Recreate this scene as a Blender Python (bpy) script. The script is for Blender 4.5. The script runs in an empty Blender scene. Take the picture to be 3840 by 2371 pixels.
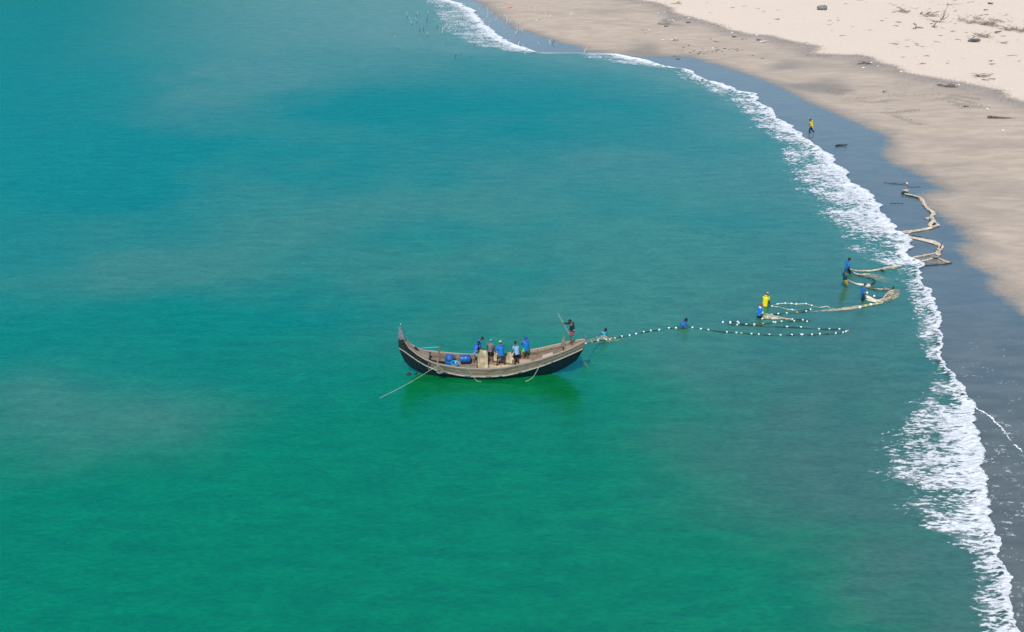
import bpy, bmesh, math, random
import numpy as np
from mathutils import Vector, Matrix

random.seed(7)
SC = bpy.context.scene
COL = SC.collection
R = math.radians

# ------------------------------------------------------------------ camera
FOC, CX, CY, CAM_H = 3900.0, 1920.0, 1185.5, 32.0
PITCH = math.atan((1185.5 + 805.0) / FOC)
SP, CP = math.sin(PITCH), math.cos(PITCH)
cam_data = bpy.data.cameras.new('camera')
cam = bpy.data.objects.new('camera', cam_data)
COL.objects.link(cam)
cam_data.sensor_width = 36.0
cam_data.lens = 36.0 * FOC / 3840.0
cam_data.clip_start, cam_data.clip_end = 1.0, 12000.0
cam.location = (0, 0, CAM_H)
cam.rotation_euler = (math.pi / 2 - PITCH, 0, 0)
SC.camera = cam

# ------------------------------------------------------------------ light
SUN_EL, SUN_AZ = R(57), math.atan2(-0.30, -0.95)       # azimuth clockwise from +Y
world = bpy.data.worlds.new('World')
SC.world = world
world.use_nodes = True
wn = world.node_tree
sky = wn.nodes.new('ShaderNodeTexSky')
sky.sky_type = 'NISHITA'
sky.sun_disc = False
sky.sun_elevation, sky.sun_rotation = SUN_EL, SUN_AZ % (2 * math.pi)
sky.air_density, sky.dust_density, sky.ozone_density = 1.5, 0.0, 5.0
bgn = wn.nodes['Background']
bgn.inputs['Strength'].default_value = 0.15
wn.links.new(sky.outputs[0], bgn.inputs[0])
sun_data = bpy.data.lights.new('sun', 'SUN')
sun_data.energy, sun_data.angle, sun_data.color = 4.1, R(0.5), (1.0, 0.935, 0.835)
sun = bpy.data.objects.new('sun', sun_data)
COL.objects.link(sun)
sd_ = Vector((math.sin(SUN_AZ) * math.cos(SUN_EL), math.cos(SUN_AZ) * math.cos(SUN_EL), math.sin(SUN_EL)))
sun.rotation_euler = sd_.to_track_quat('Z', 'Y').to_euler()
vs = SC.view_settings
vs.view_transform, vs.look, vs.gamma, vs.exposure = 'Standard', 'None', 1.0, 0.0
vs.use_curve_mapping = False

# ------------------------------------------------------------------ small tools
def P(px, py, z=0.0):
    """point at height z seen at photo pixel (px, py)"""
    u, v = px - CX, py - CY
    dx, dy, dz = u, FOC * CP - v * SP, -FOC * SP - v * CP
    t = (z - CAM_H) / dz
    return np.array((dx * t, dy * t, z))

def scale_at(py):
    return FOC / (CAM_H / (SP + (py - CY) / FOC * CP))

class Zm:                                            # a photo crop: origin and magnification
    def __init__(s, ox, oy, k): s.o, s.k = (ox, oy), k
    def __call__(s, *pts): return [(s.o[0] + x / s.k, s.o[1] + y / s.k) for x, y in pts]
ZV = Zm(0, 0, 2449 / 3840); Z1 = Zm(1400, 0, 2.449); Z2 = Zm(2400, 0, 1.7007); Z3 = Zm(2840, 400, 3.78)
Z6 = Zm(3240, 640, 3.78); Z5 = Zm(3080, 920, 4.0817); Z4 = Zm(2480, 1020, 3.2224); ZC = Zm(2160, 1160, 5.102)
ZF = Zm(3240, 1300, 2.52); ZG = Zm(3240, 1800, 2.648); ZS = Zm(1440, 0, 4.898); ZT = Zm(1900, 0, 4.898)
ZU = Zm(3340, 0, 4.898); ZW = Zm(2400, 0, 3.4986); ZX = Zm(3100, 200, 3.3095)

_rng = np.random.default_rng(3)
_perm = np.tile(_rng.permutation(1024), 3)
_val = _rng.random(1024) * 2 - 1
def vnoise(x, y):
    xi, yi = np.floor(x).astype(int), np.floor(y).astype(int)
    xf, yf = x - xi, y - yi
    xf = xf * xf * xf * (xf * (xf * 6 - 15) + 10); yf = yf * yf * yf * (yf * (yf * 6 - 15) + 10)
    def h(i, j): return _val[_perm[(_perm[i & 1023] + j) & 1023]]
    a = h(xi, yi) * (1 - xf) + h(xi + 1, yi) * xf
    b = h(xi, yi + 1) * (1 - xf) + h(xi + 1, yi + 1) * xf
    return a * (1 - yf) + b * yf
def fbm(x, y, o=4, g=0.5):
    s, a, t = 0, 1, 0
    for k in range(o):
        s = s + a * vnoise(x * 2 ** k + 17.3 * k, y * 2 ** k + 9.1 * k); t += a; a *= g
    return s / t
def sstep(a, b, x):
    t = np.clip((x - a) / (b - a), 0, 1); return t * t * (3 - 2 * t)

def poly_dist(X, Y, poly):
    """unsigned distance from points to an open polyline"""
    X, Y = X.ravel(), Y.ravel(); out = np.full(X.shape, 1e9)
    for (ax, ay), (bx, by) in zip(poly[:-1], poly[1:]):
        dx, dy = bx - ax, by - ay; L = dx * dx + dy * dy + 1e-12
        t = np.clip(((X - ax) * dx + (Y - ay) * dy) / L, 0, 1)
        d = (X - ax - t * dx) ** 2 + (Y - ay - t * dy) ** 2
        np.minimum(out, d, out=out)
    return np.sqrt(out)
def inside(X, Y, poly):
    X, Y = X.ravel(), Y.ravel(); c = np.zeros(X.shape, bool)
    n = len(poly)
    for i in range(n):
        (ax, ay), (bx, by) = poly[i], poly[(i + 1) % n]
        if ay == by: continue
        m = ((ay > Y) != (by > Y)) & (X < (bx - ax) * (Y - ay) / (by - ay) + ax)
        c ^= m
    return c

def props(o, label=None, cat=None, group=None, kind=None):
    if cat and not kind: kind = 'thing'
    if label: o['label'] = label
    if cat: o['category'] = cat
    if group: o['group'] = group
    if kind: o['kind'] = kind
    return o
def empty(name, loc, label, cat, group=None, rz=0.0):
    o = bpy.data.objects.new(name, None); COL.objects.link(o)
    o.location = [float(c) for c in loc]; o.rotation_euler = (0, 0, rz); o.empty_display_size = 0.2
    return props(o, label, cat, group)
def link_mesh(name, me, parent=None, mats=()):
    o = bpy.data.objects.new(name, me); COL.objects.link(o)
    for m in mats: me.materials.append(m)
    if parent is not None: o.parent = parent
    return o
class MB:
    """collects shapes and links them as one mesh object"""
    def __init__(s): s.v, s.f, s.m = [], [], []
    def add(s, v, f, mi=0):
        n = len(s.v); s.v += [tuple(float(c) for c in p) for p in v]
        s.f += [tuple(i + n for i in q) for q in f]; s.m += [mi] * len(f)
    def box(s, c, h, rz=0.0, M=None, mi=0):
        v = []
        for sx in (-1, 1):
            for sy in (-1, 1):
                for sz in (-1, 1):
                    x, y, z = sx * h[0], sy * h[1], sz * h[2]
                    p = Vector((x * math.cos(rz) - y * math.sin(rz), x * math.sin(rz) + y * math.cos(rz), z))
                    if M is not None: p = M @ Vector((x, y, z))
                    v.append((p[0] + c[0], p[1] + c[1], p[2] + c[2]))
        s.add(v, [(0, 1, 3, 2), (4, 6, 7, 5), (0, 4, 5, 1), (2, 3, 7, 6), (0, 2, 6, 4), (1, 5, 7, 3)], mi)
    def tube(s, pts, rad, n=8, mi=0, flat=1.0, caps=True):
        pts = [Vector([float(c) for c in p]) for p in pts]
        if np.isscalar(rad): rad = [rad] * len(pts)
        v, f = [], []; up0 = None
        for i, p in enumerate(pts):
            t = (pts[min(i + 1, len(pts) - 1)] - pts[max(i - 1, 0)])
            t = t.normalized() if t.length > 1e-9 else Vector((0, 0, 1))
            if up0 is None:
                up0 = Vector((0, 0, 1)) if abs(t.z) < .9 else Vector((0, 1, 0))
            a = t.cross(up0)
            if a.length < 1e-4: a = t.cross(Vector((1, 0, 0)))
            a.normalize(); b = a.cross(t).normalized(); up0 = b
            for k in range(n):
                w = 2 * math.pi * k / n
                v.append(p + a * math.cos(w) * rad[i] + b * math.sin(w) * rad[i] * flat)
        for i in range(len(pts) - 1):
            for k in range(n):
                k2 = (k + 1) % n
                f.append((i * n + k, i * n + k2, (i + 1) * n + k2, (i + 1) * n + k))
        if caps:
            f.append(tuple(range(n - 1, -1, -1))); f.append(tuple((len(pts) - 1) * n + k for k in range(n)))
        s.add(v, f, mi)
    def rings(s, rings, mi=0, caps=(True, True)):
        n = len(rings[0]); v = [p for r in rings for p in r]; f = []
        for i in range(len(rings) - 1):
            for k in range(n):
                k2 = (k + 1) % n
                f.append((i * n + k, i * n + k2, (i + 1) * n + k2, (i + 1) * n + k))
        if caps[0]: f.append(tuple(range(n - 1, -1, -1)))
        if caps[1]: f.append(tuple((len(rings) - 1) * n + k for k in range(n)))
        s.add(v, f, mi)
    def ball(s, c, r, M=None, n=10, m=7, mi=0, fn=None):
        v, f = [], []
        for j in range(m + 1):
            th = math.pi * j / m
            for k in range(n):
                ph = 2 * math.pi * k / n
                d = Vector((math.sin(th) * math.cos(ph), math.sin(th) * math.sin(ph), math.cos(th)))
                q = Vector((d.x * r[0], d.y * r[1], d.z * r[2]))
                if fn: q = fn(d, q)
                if M is not None: q = M @ q
                v.append((q[0] + c[0], q[1] + c[1], q[2] + c[2]))
        for j in range(m):
            for k in range(n):
                k2 = (k + 1) % n
                f.append((j * n + k, (j + 1) * n + k, (j + 1) * n + k2, j * n + k2))
        s.add(v, f, mi)
    def grid(s, A, mi=0, both=None):
        """A: [n][m] points"""
        n, m = len(A), len(A[0]); v = [p for r in A for p in r]
        f = [(i * m + j, i * m + j + 1, (i + 1) * m + j + 1, (i + 1) * m + j) for i in range(n - 1) for j in range(m - 1)]
        s.add(v, f, mi)
    def strip(s, A, Bv, off, mi=0):
        """closed thin board between polylines A and B, thickness vectors off (per station)"""
        rings = []
        for a, b, o in zip(A, Bv, off):
            a, b, o = np.array(a, float), np.array(b, float), np.array(o, float)
            rings.append([a, b, b + o, a + o])
        s.rings(rings, mi)
    def mesh(s, name, smooth=False):
        me = bpy.data.meshes.new(name); me.from_pydata(s.v, [], s.f)
        me.polygons.foreach_set('material_index', s.m)
        if smooth: me.polygons.foreach_set('use_smooth', [True] * len(s.f))
        me.update(); return me
    def build(s, name, mats, parent=None, smooth=False):
        if not isinstance(mats, (list, tuple)): mats = [mats]
        return link_mesh(name, s.mesh(name, smooth), parent, mats)

def resample(pts, n):
    pts = np.array(pts, float); d = np.r_[0, np.cumsum(np.linalg.norm(np.diff(pts, axis=0), axis=1))]
    t = np.linspace(0, d[-1], n)
    return np.stack([np.interp(t, d, pts[:, k]) for k in range(pts.shape[1])], 1)
def smooth_line(pts, n):
    """Catmull-Rom through pts, n samples"""
    pts = np.array(pts, float); d = np.r_[0, np.cumsum(np.linalg.norm(np.diff(pts, axis=0), axis=1))]
    p = np.vstack([2 * pts[0] - pts[1], pts, 2 * pts[-1] - pts[-2]]); out = []
    for t in np.linspace(0, d[-1] * .99999, n):
        i = min(np.searchsorted(d, t, 'right') - 1, len(pts) - 2); u = (t - d[i]) / max(d[i + 1] - d[i], 1e-9)
        a, b, c, e = p[i], p[i + 1], p[i + 2], p[i + 3]
        out.append(.5 * (2 * b + (c - a) * u + (2 * a - 5 * b + 4 * c - e) * u * u + (3 * b - a - 3 * c + e) * u ** 3))
    return np.array(out)

# ------------------------------------------------------------------ materials
def new_mat(name):
    m = bpy.data.materials.new(name); m.use_nodes = True
    t = m.node_tree; return m, t, t.nodes['Principled BSDF']
def N(t, kind, **kw):
    n = t.nodes.new(kind)
    for k, v in kw.items():
        if k in n.inputs: n.inputs[k].default_value = v
        else: setattr(n, k, v)
    return n
def coords(t, scale=(1, 1, 1), rot=(0, 0, 0), src='Object'):
    c = N(t, 'ShaderNodeTexCoord'); m = N(t, 'ShaderNodeMapping')
    m.inputs['Scale'].default_value = scale; m.inputs['Rotation'].default_value = rot
    t.links.new(c.outputs[src], m.inputs[0]); return m.outputs[0]
def noise(t, vec, scale=1.0, detail=4, rough=.55, dist=0.0):
    n = N(t, 'ShaderNodeTexNoise'); n.inputs['Scale'].default_value = scale; n.inputs['Detail'].default_value = detail
    n.inputs['Roughness'].default_value = rough; n.inputs['Distortion'].default_value = dist
    t.links.new(vec, n.inputs['Vector']); return n.outputs['Fac']
def math_(t, op, a, b=None, c=None, clamp=False):
    n = N(t, 'ShaderNodeMath', operation=op); n.use_clamp = clamp
    for i, x in enumerate((a, b, c)):
        if x is None: continue
        if isinstance(x, (int, float)): n.inputs[i].default_value = x
        else: t.links.new(x, n.inputs[i])
    return n.outputs[0]
def remap(t, x, a, b, lo=0.0, hi=1.0, smooth=True):
    n = N(t, 'ShaderNodeMapRange'); n.interpolation_type = 'SMOOTHSTEP' if smooth else 'LINEAR'
    t.links.new(x, n.inputs[0])
    for i, q in zip((1, 2, 3, 4), (a, b, lo, hi)): n.inputs[i].default_value = q
    return n.outputs[0]
def mix(t, f, a, b, blend='MIX'):
    n = N(t, 'ShaderNodeMix', data_type='RGBA', blend_type=blend)
    for i, x in ((0, f), (6, a), (7, b)):
        if isinstance(x, (int, float)): n.inputs[i].default_value = x
        elif isinstance(x, tuple): n.inputs[i].default_value = (*x, 1) if len(x) == 3 else x
        else: t.links.new(x, n.inputs[i])
    return n.outputs[2]
def attr(t, name, out='Fac'):
    n = N(t, 'ShaderNodeAttribute', attribute_name=name); return n.outputs[out]
def bump(t, h, strength, dist, bsdf):
    n = N(t, 'ShaderNodeBump'); n.inputs['Strength'].default_value = strength; n.inputs['Distance'].default_value = dist
    t.links.new(h, n.inputs['Height']); t.links.new(n.outputs[0], bsdf.inputs['Normal']); return n

def simple(name, col, rough=.7, var=.25, scale=12, bumpd=0.0, spec=.4, stretch=(1, 1, 1)):
    m, t, b = new_mat(name)
    n = noise(t, coords(t, stretch), scale, 4, .6)
    lo = tuple(c * (1 - var) for c in col); hi = tuple(min(c * (1 + var), 1) for c in col)
    t.links.new(mix(t, remap(t, n, .3, .7), lo, hi), b.inputs['Base Color'])
    b.inputs['Roughness'].default_value = rough; b.inputs['Specular IOR Level'].default_value = spec
    if bumpd: bump(t, n, .6, bumpd, b)
    return m

def wood(name, a, b_, dark, wear=.5):
    m, t, b = new_mat(name)
    g = noise(t, coords(t, (1.4, 17, 17)), 2.2, 6, .7, .35)
    p = noise(t, coords(t, (1.6, 5, 5)), 1.5, 6, .7)
    oi = N(t, 'ShaderNodeObjectInfo'); rnd = oi.outputs['Random']
    c = mix(t, remap(t, g, .3, .7), a, b_)
    c = mix(t, math_(t, 'MULTIPLY', remap(t, p, .48, .68), wear), c, dark)
    c = mix(t, .45, c, mix(t, rnd, tuple(x * .62 for x in a), tuple(min(1, x * 1.25) for x in b_)))
    t.links.new(c, b.inputs['Base Color']); b.inputs['Roughness'].default_value = .8
    b.inputs['Specular IOR Level'].default_value = .25
    bump(t, g, .5, .012, b)
    return m
M_wood = wood('weathered_wood', (.19, .130, .092), (.35, .255, .18), (.055, .040, .030), .95)
M_wood_pale = wood('pale_worn_wood', (.30, .225, .165), (.47, .37, .285), (.10, .07, .05), .7)
M_wood_grey = wood('grey_deck_wood', (.16, .125, .098), (.28, .225, .178), (.06, .046, .036), .75)
M_wood_red = wood('reddish_wood', (.36, .23, .17), (.48, .33, .25), (.16, .10, .075), .5)
M_tar = simple('black_hull_paint', (.007, .012, .018), .5, .6, 3, .004, .25, (1, 4, 4))
M_tar_rough = wood('worn_black_paint', (.009, .015, .018), (.020, .028, .030), (.085, .07, .055), .3)
M_white_rail = wood('whitewashed_rail', (.32, .265, .215), (.52, .455, .39), (.10, .075, .058), .9)
M_patch = simple('blue_paint_patch', (.03, .075, .10), .6, .4, 8)
M_tin = simple('grey_tin', (.16, .17, .19), .5, .35, 7, .004)
M_white = simple('white_foam_float', (.80, .79, .76), .6, .08, 9)
M_orange = simple('orange_float', (.62, .30, .16), .6, .2, 9)
M_yellowf = simple('yellow_float', (.72, .52, .10), .6, .15, 9)
M_rope = simple('pale_rope', (.52, .47, .38), .85, .25, 30)
M_rope_dk = simple('dark_green_rope', (.018, .040, .036), .8, .5, 9)
M_drum = simple('blue_plastic', (.010, .085, .30), .4, .3, 5, .0, .5)
M_cyan = simple('cyan_plastic', (.03, .42, .55), .45, .15, 5)
M_dark = simple('dark_interior', (.09, .04, .035), .8, .4, 6)
M_black = simple('dark_weed', (.022, .026, .028), .8, .5, 8)
M_bamboo = simple('bamboo', (.40, .35, .22), .6, .3, 8, 0, .4)
M_rock = simple('blue_grey_stone', (.165, .165, .17), .9, .55, 4, .06)
M_shell = simple('white_litter', (.72, .70, .67), .7, .12, 6)
M_drift = simple('grey_driftwood', (.27, .225, .19), .85, .45, 6, .02)
M_drift_dk = simple('dark_driftwood', (.125, .107, .094), .85, .45, 6, .02)
M_bleach = simple('bleached_wood', (.62, .57, .53), .8, .2, 5, .01)
M_snagwet = simple('wet_dark_wood', (.06, .055, .06), .5, .4, 5, .01)
M_stump = simple('grey_stump', (.13, .125, .13), .85, .5, 6, .03)
M_clod = simple('dark_clod', (.12, .105, .095), .9, .4, 6, .02)

def net_mat(name, col, alpha, scale=26, fold=.5):
    m, t, b = new_mat(name)
    n1 = noise(t, coords(t, (1, 1, 1)), 3.2, 5, .65, .6)
    n2 = noise(t, coords(t, (1, 1, 1)), scale, 3, .7)
    c = mix(t, remap(t, n1, .3, .72), tuple(x * (1 - fold) for x in col), tuple(min(1, x * 1.25) for x in col))
    t.links.new(c, b.inputs['Base Color']); b.inputs['Roughness'].default_value = .9
    b.inputs['Specular IOR Level'].default_value = .1
    bump(t, n1, .9, .06, b)
    if alpha < 1:
        a = math_(t, 'MULTIPLY', remap(t, math_(t, 'ADD', math_(t, 'MULTIPLY', n1, .6), math_(t, 'MULTIPLY', n2, .4)), .3, .68), 1.25 * alpha, None, True)
        a = math_(t, 'MULTIPLY', a, attr(t, 'cover'))
        t.links.new(a, b.inputs['Alpha'])
    return m
M_net = net_mat('tan_netting', (.48, .40, .265), 1.0)
M_net_pale = net_mat('pale_bundled_net', (.60, .50, .38), 1.0, 30, .35)
M_net_pink = net_mat('orange_netting', (.55, .40, .25), 1.0, 30, .5)
M_net_thin = net_mat('thin_wet_net', (.54, .45, .33), .80, 26, .3)
M_net_faint = net_mat('faint_sunken_net', (.50, .44, .30), .42, 26, .3)
M_net_grey = net_mat('grey_wet_net', (.40, .35, .30), .50, 26, .3)

def cloth(name, col, var=.22):
    m, t, b = new_mat(name)
    n = noise(t, coords(t), 9, 4, .6)
    t.links.new(mix(t, remap(t, n, .3, .7), tuple(c * (1 - var) for c in col), tuple(min(1, c * (1 + var)) for c in col)), b.inputs['Base Color'])
    b.inputs['Roughness'].default_value = .75; b.inputs['Specular IOR Level'].default_value = .3
    bump(t, n, .6, .02, b); return m
K_blue = cloth('blue_raincoat', (.012, .15, .50)); K_blue_dk = cloth('dark_blue_coat', (.010, .085, .24))
K_teal = cloth('dark_teal_cloth', (.010, .062, .095)); K_tealblk = cloth('black_teal_hoodie', (.009, .026, .034))
K_navy = cloth('navy_cloth', (.010, .018, .032)); K_yellow = cloth('yellow_raincoat', (.80, .60, .012), .12)
K_cyan = cloth('cyan_shirt', (.02, .40, .52)); K_light = cloth('light_blue_tee', (.26, .42, .62))
K_grey = cloth('grey_brown_shirt', (.17, .14, .15)); K_olive = cloth('olive_shorts', (.10, .105, .075))
K_mint = cloth('grey_green_shorts', (.22, .34, .32)); K_neon = cloth('neon_green_shorts', (.12, .70, .02), .6)
K_red = cloth('red_cloth', (.30, .055, .07)); K_beige = cloth('beige_cap', (.62, .48, .27)); K_khaki = cloth('khaki_cap', (.32, .26, .19))
K_ycloth = cloth('mustard_cloth', (.42, .30, .03)); K_capblue = cloth('sky_blue_cap', (.03, .38, .55))
K_white = cloth('white_cloth', (.72, .70, .70)); K_lime = cloth('lime_sleeve', (.62, .70, .25)); K_hair = cloth('black_hair', (.012, .011, .012))
def skin(name, col):
    m, t, b = new_mat(name); n = noise(t, coords(t), 14, 3)
    t.links.new(mix(t, n, tuple(c * .8 for c in col), tuple(c * 1.15 for c in col)), b.inputs['Base Color'])
    b.inputs['Roughness'].default_value = .55; return m
S_brown = skin('brown_skin', (.17, .082, .050)); S_dark = skin('dark_brown_skin', (.085, .042, .030))
S_eye = simple('dark_eye', (.01, .008, .007), .3); S_lip = simple('lips', (.12, .045, .04), .5)

# ------------------------------------------------------------------ shoreline traced on the ground
lead_px = ([(1400, -190), (1560, -70)] + Z1((660, 0), (780, 30), (860, 75), (925, 110), (930, 145), (975, 165), (980, 190), (1030, 240), (1110, 295), (1190, 365),
    (1260, 405), (1350, 435), (1430, 460), (1510, 488), (1640, 493), (1850, 497), (2000, 499), (2240, 507), (2390, 535)) +
    Z2((60, 395), (130, 420), (210, 440), (250, 443), (330, 460), (370, 490), (450, 525), (520, 538), (590, 570), (640, 590), (730, 603), (755, 630),
       (745, 652), (790, 680), (840, 697), (845, 720), (880, 760)) +
    Z3((215, 60), (215, 100), (260, 155), (400, 235), (470, 290), (490, 330), (610, 390), (620, 440), (700, 490), (800, 550), (870, 590), (975, 655),
       (1040, 720), (1080, 790), (1150, 850), (1200, 920), (1250, 980), (1260, 1030), (1360, 1110), (1510, 1190), (1600, 1260), (1670, 1330), (1700, 1400)) +
    Z6((190, 540), (240, 610), (290, 650), (320, 710), (410, 780), (420, 850), (500, 890), (580, 930), (640, 990), (650, 1080), (620, 1140), (610, 1180),
       (640, 1240), (760, 1300), (790, 1350), (780, 1400), (800, 1450)) +
    Z5((1490, 470), (1530, 520), (1540, 580), (1600, 640), (1660, 700), (1670, 780), (1700, 860), (1705, 910), (1755, 990)) +
    ZV((2240, 760), (2247, 790), (2248, 820)) + ZF((700, 30), (705, 80), (775, 190), (870, 285), (890, 330), (925, 420), (985, 500), (1035, 620), (1050, 750), (1075, 880),
       (1085, 960), (1098, 1080), (1100, 1200), (1135, 1350)) + ZG((1190, 80), (1218, 180), (1225, 340), (1260, 480), (1310, 570), (1340, 700), (1345, 800), (1390, 900),
       (1420, 1030), (1430, 1180), (1460, 1300), (1505, 1400), (1525, 1512)) + [(3870, 2480), (3960, 2700), (4100, 3100), (4300, 3700)])
sea_px = ([(1330, -190), (1450, -70)] + Z1((490, 0), (590, 60), (630, 130), (680, 220), (720, 300), (860, 370), (1040, 430), (1280, 477), (1490, 493), (1640, 496), (1850, 499),
    (1960, 503), (1990, 530), (2180, 562), (2330, 585)) + Z2((100, 430), (220, 460), (280, 505), (400, 555), (500, 600), (600, 660), (680, 700), (720, 750), (780, 810)) +
    Z3((20, 290), (130, 350), (280, 450), (380, 560), (500, 700), (540, 850), (620, 920), (680, 1050), (740, 1150), (860, 1220), (940, 1330), (1000, 1400)) +
    ZV((1985, 500), (2015, 540), (2050, 580)) + Z5((560, 110), (680, 220), (900, 270), (1050, 300), (1180, 330), (1180, 430), (1200, 540), (1340, 640), (1370, 700), (1400, 800), (1420, 900), (1430, 1000)) +
    ZV((2195, 760), (2200, 800)) + ZF((555, 10), (600, 70), (630, 150), (640, 260), (635, 330), (650, 420), (600, 500), (540, 570), (530, 650), (500, 720), (480, 760), (400, 850),
       (380, 910), (320, 990), (325, 1080), (310, 1200), (370, 1285), (490, 1305), (530, 1340)) + ZG((540, 60), (530, 230), (630, 370), (700, 490), (880, 560), (1060, 690), (1130, 760), (1115, 830),
       (1112, 1000), (1115, 1130), (1145, 1300), (1160, 1430), (1200, 1512)) + [(3740, 2480), (3840, 2700), (3960, 3100), (4150, 3700)])
def ground_line(px):
    a = np.array([P(x, y)[:2] for x, y in px])
    return a
LEAD, SEA = ground_line(lead_px), ground_line(sea_px)
def monotone(a):                                    # Y falls along the line
    y = np.minimum.accumulate(a[:, 1] - np.arange(len(a)) * 1e-4)
    return a[:, 0], y
lx, ly = monotone(LEAD); sx_, sy_ = monotone(SEA)
def x_lead(Y): return np.interp(Y, ly[::-1], lx[::-1])
def x_sea(Y): return np.interp(Y, sy_[::-1], sx_[::-1])

land_poly = [tuple(p) for p in LEAD] + [(9000, LEAD[-1][1] - 5), (9000, 9000), (-3000, 9000)]
def shore_sd(X, Y):
    X, Y = np.asarray(X, float), np.asarray(Y, float)
    d = poly_dist(X, Y, LEAD); s = np.where(inside(X, Y, land_poly), 1, -1)
    return (d * s).reshape(X.shape)
def terrain_from_sd(sd):
    up = .012 * np.minimum(sd, 14) + .022 * np.clip(sd - 14, 0, 60) + .004 * np.clip(sd - 74, 0, 200)
    return np.where(sd > 0, .008 + up, np.maximum(.008 + .05 * sd, -2.5))
def terrain(x, y): return float(terrain_from_sd(shore_sd(np.array([x]), np.array([y])))[0])
def G(px, py):
    """point of the beach (or water, if higher) at a photo pixel"""
    z = 0.0
    for _ in range(5):
        p = P(px, py, z); z = max(0.0, terrain(p[0], p[1]))
    return P(px, py, z)

wet_px = ([(1500, -190), (1640, -70)] + Z1((940, 0), (1030, 40), (1040, 70), (1120, 110), (1140, 145), (1220, 190), (1270, 220), (1290, 255), (1450, 290), (1520, 325), (1640, 360),
    (1760, 395), (1900, 425), (1960, 470), (2060, 476), (2300, 500), (2400, 512)) + Z2((40, 362), (100, 357), (330, 360), (420, 390), (560, 430), (720, 480), (830, 520), (920, 560),
    (1000, 605), (1090, 650), (1200, 700), (1330, 750)) + Z3((1300, 170), (1450, 220), (1600, 310), (1820, 370), (1890, 440), (1900, 560), (1830, 680), (1900, 760), (2000, 830),
    (2200, 880)) + Z6((760, 40), (940, 90), (920, 150), (1200, 260), (1000, 300), (820, 370), (870, 430), (950, 520), (1050, 580), (1210, 670), (1230, 730), (1400, 800), (1430, 900),
    (1440, 960), (1590, 1020), (1430, 1080), (1440, 1200), (1540, 1290), (1600, 1360), (1750, 1430), (1900, 1480)) + ZV((2380, 690), (2410, 710), (2449, 740)) +
    [(3900, 1230), (4100, 1500), (4400, 2000), (4900, 3000), (5500, 3700)])
dry_px = ([(1900, -260), (2100, -70), (2300, -14)] + Z2((40, 5), (130, 20), (200, 50), (220, 80), (330, 110), (450, 140), (520, 160), (560, 185), (700, 215), (850, 230), (950, 260), (1080, 280), (1155, 300),
    (1090, 335), (1200, 345), (1400, 350), (1480, 365), (1530, 400), (1640, 420), (1660, 440), (1740, 475), (1900, 500), (2050, 520), (2140, 540), (2250, 560), (2320, 590),
    (2340, 615), (2449, 650)) + [(3950, 420), (4300, 620), (4900, 1100), (5600, 1800), (6500, 3000)])
def beach_line(px): return np.array([G(x, y)[:2] for x, y in px])
WET, DRY = beach_line(wet_px), beach_line(dry_px)
def land_side(line): return [tuple(p) for p in line] + [(9000, line[-1][1] - 5), (9000, 9000), (-3000, 9000)]

# ------------------------------------------------------------------ grids
def sheet(name, xs, ys, zfun, attrs=None, smooth=True):
    X, Y = np.meshgrid(xs, ys); nx, ny = len(xs), len(ys)
    Zv = zfun(X, Y); co = np.stack([X, Y, Zv], -1).reshape(-1, 3)
    i = np.arange(nx * ny).reshape(ny, nx)
    f = np.stack([i[:-1, :-1], i[:-1, 1:], i[1:, 1:], i[1:, :-1]], -1).reshape(-1, 4)
    return raw_mesh(name, co, f, attrs(X, Y) if attrs else {}, smooth)
def raw_mesh(name, co, f, at, smooth=True):
    me = bpy.data.meshes.new(name)
    me.vertices.add(len(co)); me.vertices.foreach_set('co', co.astype(np.float32).ravel())
    me.loops.add(f.size); me.loops.foreach_set('vertex_index', f.astype(np.int32).ravel())
    me.polygons.add(len(f)); me.polygons.foreach_set('loop_start', np.arange(0, f.size, f.shape[1], dtype=np.int32))
    me.polygons.foreach_set('use_smooth', np.full(len(f), smooth))
    me.update(calc_edges=True)
    for k, v in at.items():
        if v.ndim == 3 or (v.ndim == 2 and v.shape[1] == 4):
            a = me.attributes.new(k, 'FLOAT_COLOR', 'POINT'); a.data.foreach_set('color', v.astype(np.float32).ravel())
        else:
            a = me.attributes.new(k, 'FLOAT', 'POINT'); a.data.foreach_set('value', v.astype(np.float32).ravel())
    me.validate(); return me
def axis(lo, hi, step, far_lo, far_hi):
    mid = np.arange(lo, hi + 1e-6, step)
    k = np.array([4, 12, 30, 80, 200, 500, 1200, 2500, 5000.])
    return np.r_[[lo - a for a in k[::-1] if lo - a > far_lo], mid, [hi + a for a in k if hi + a < far_hi]]

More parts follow.
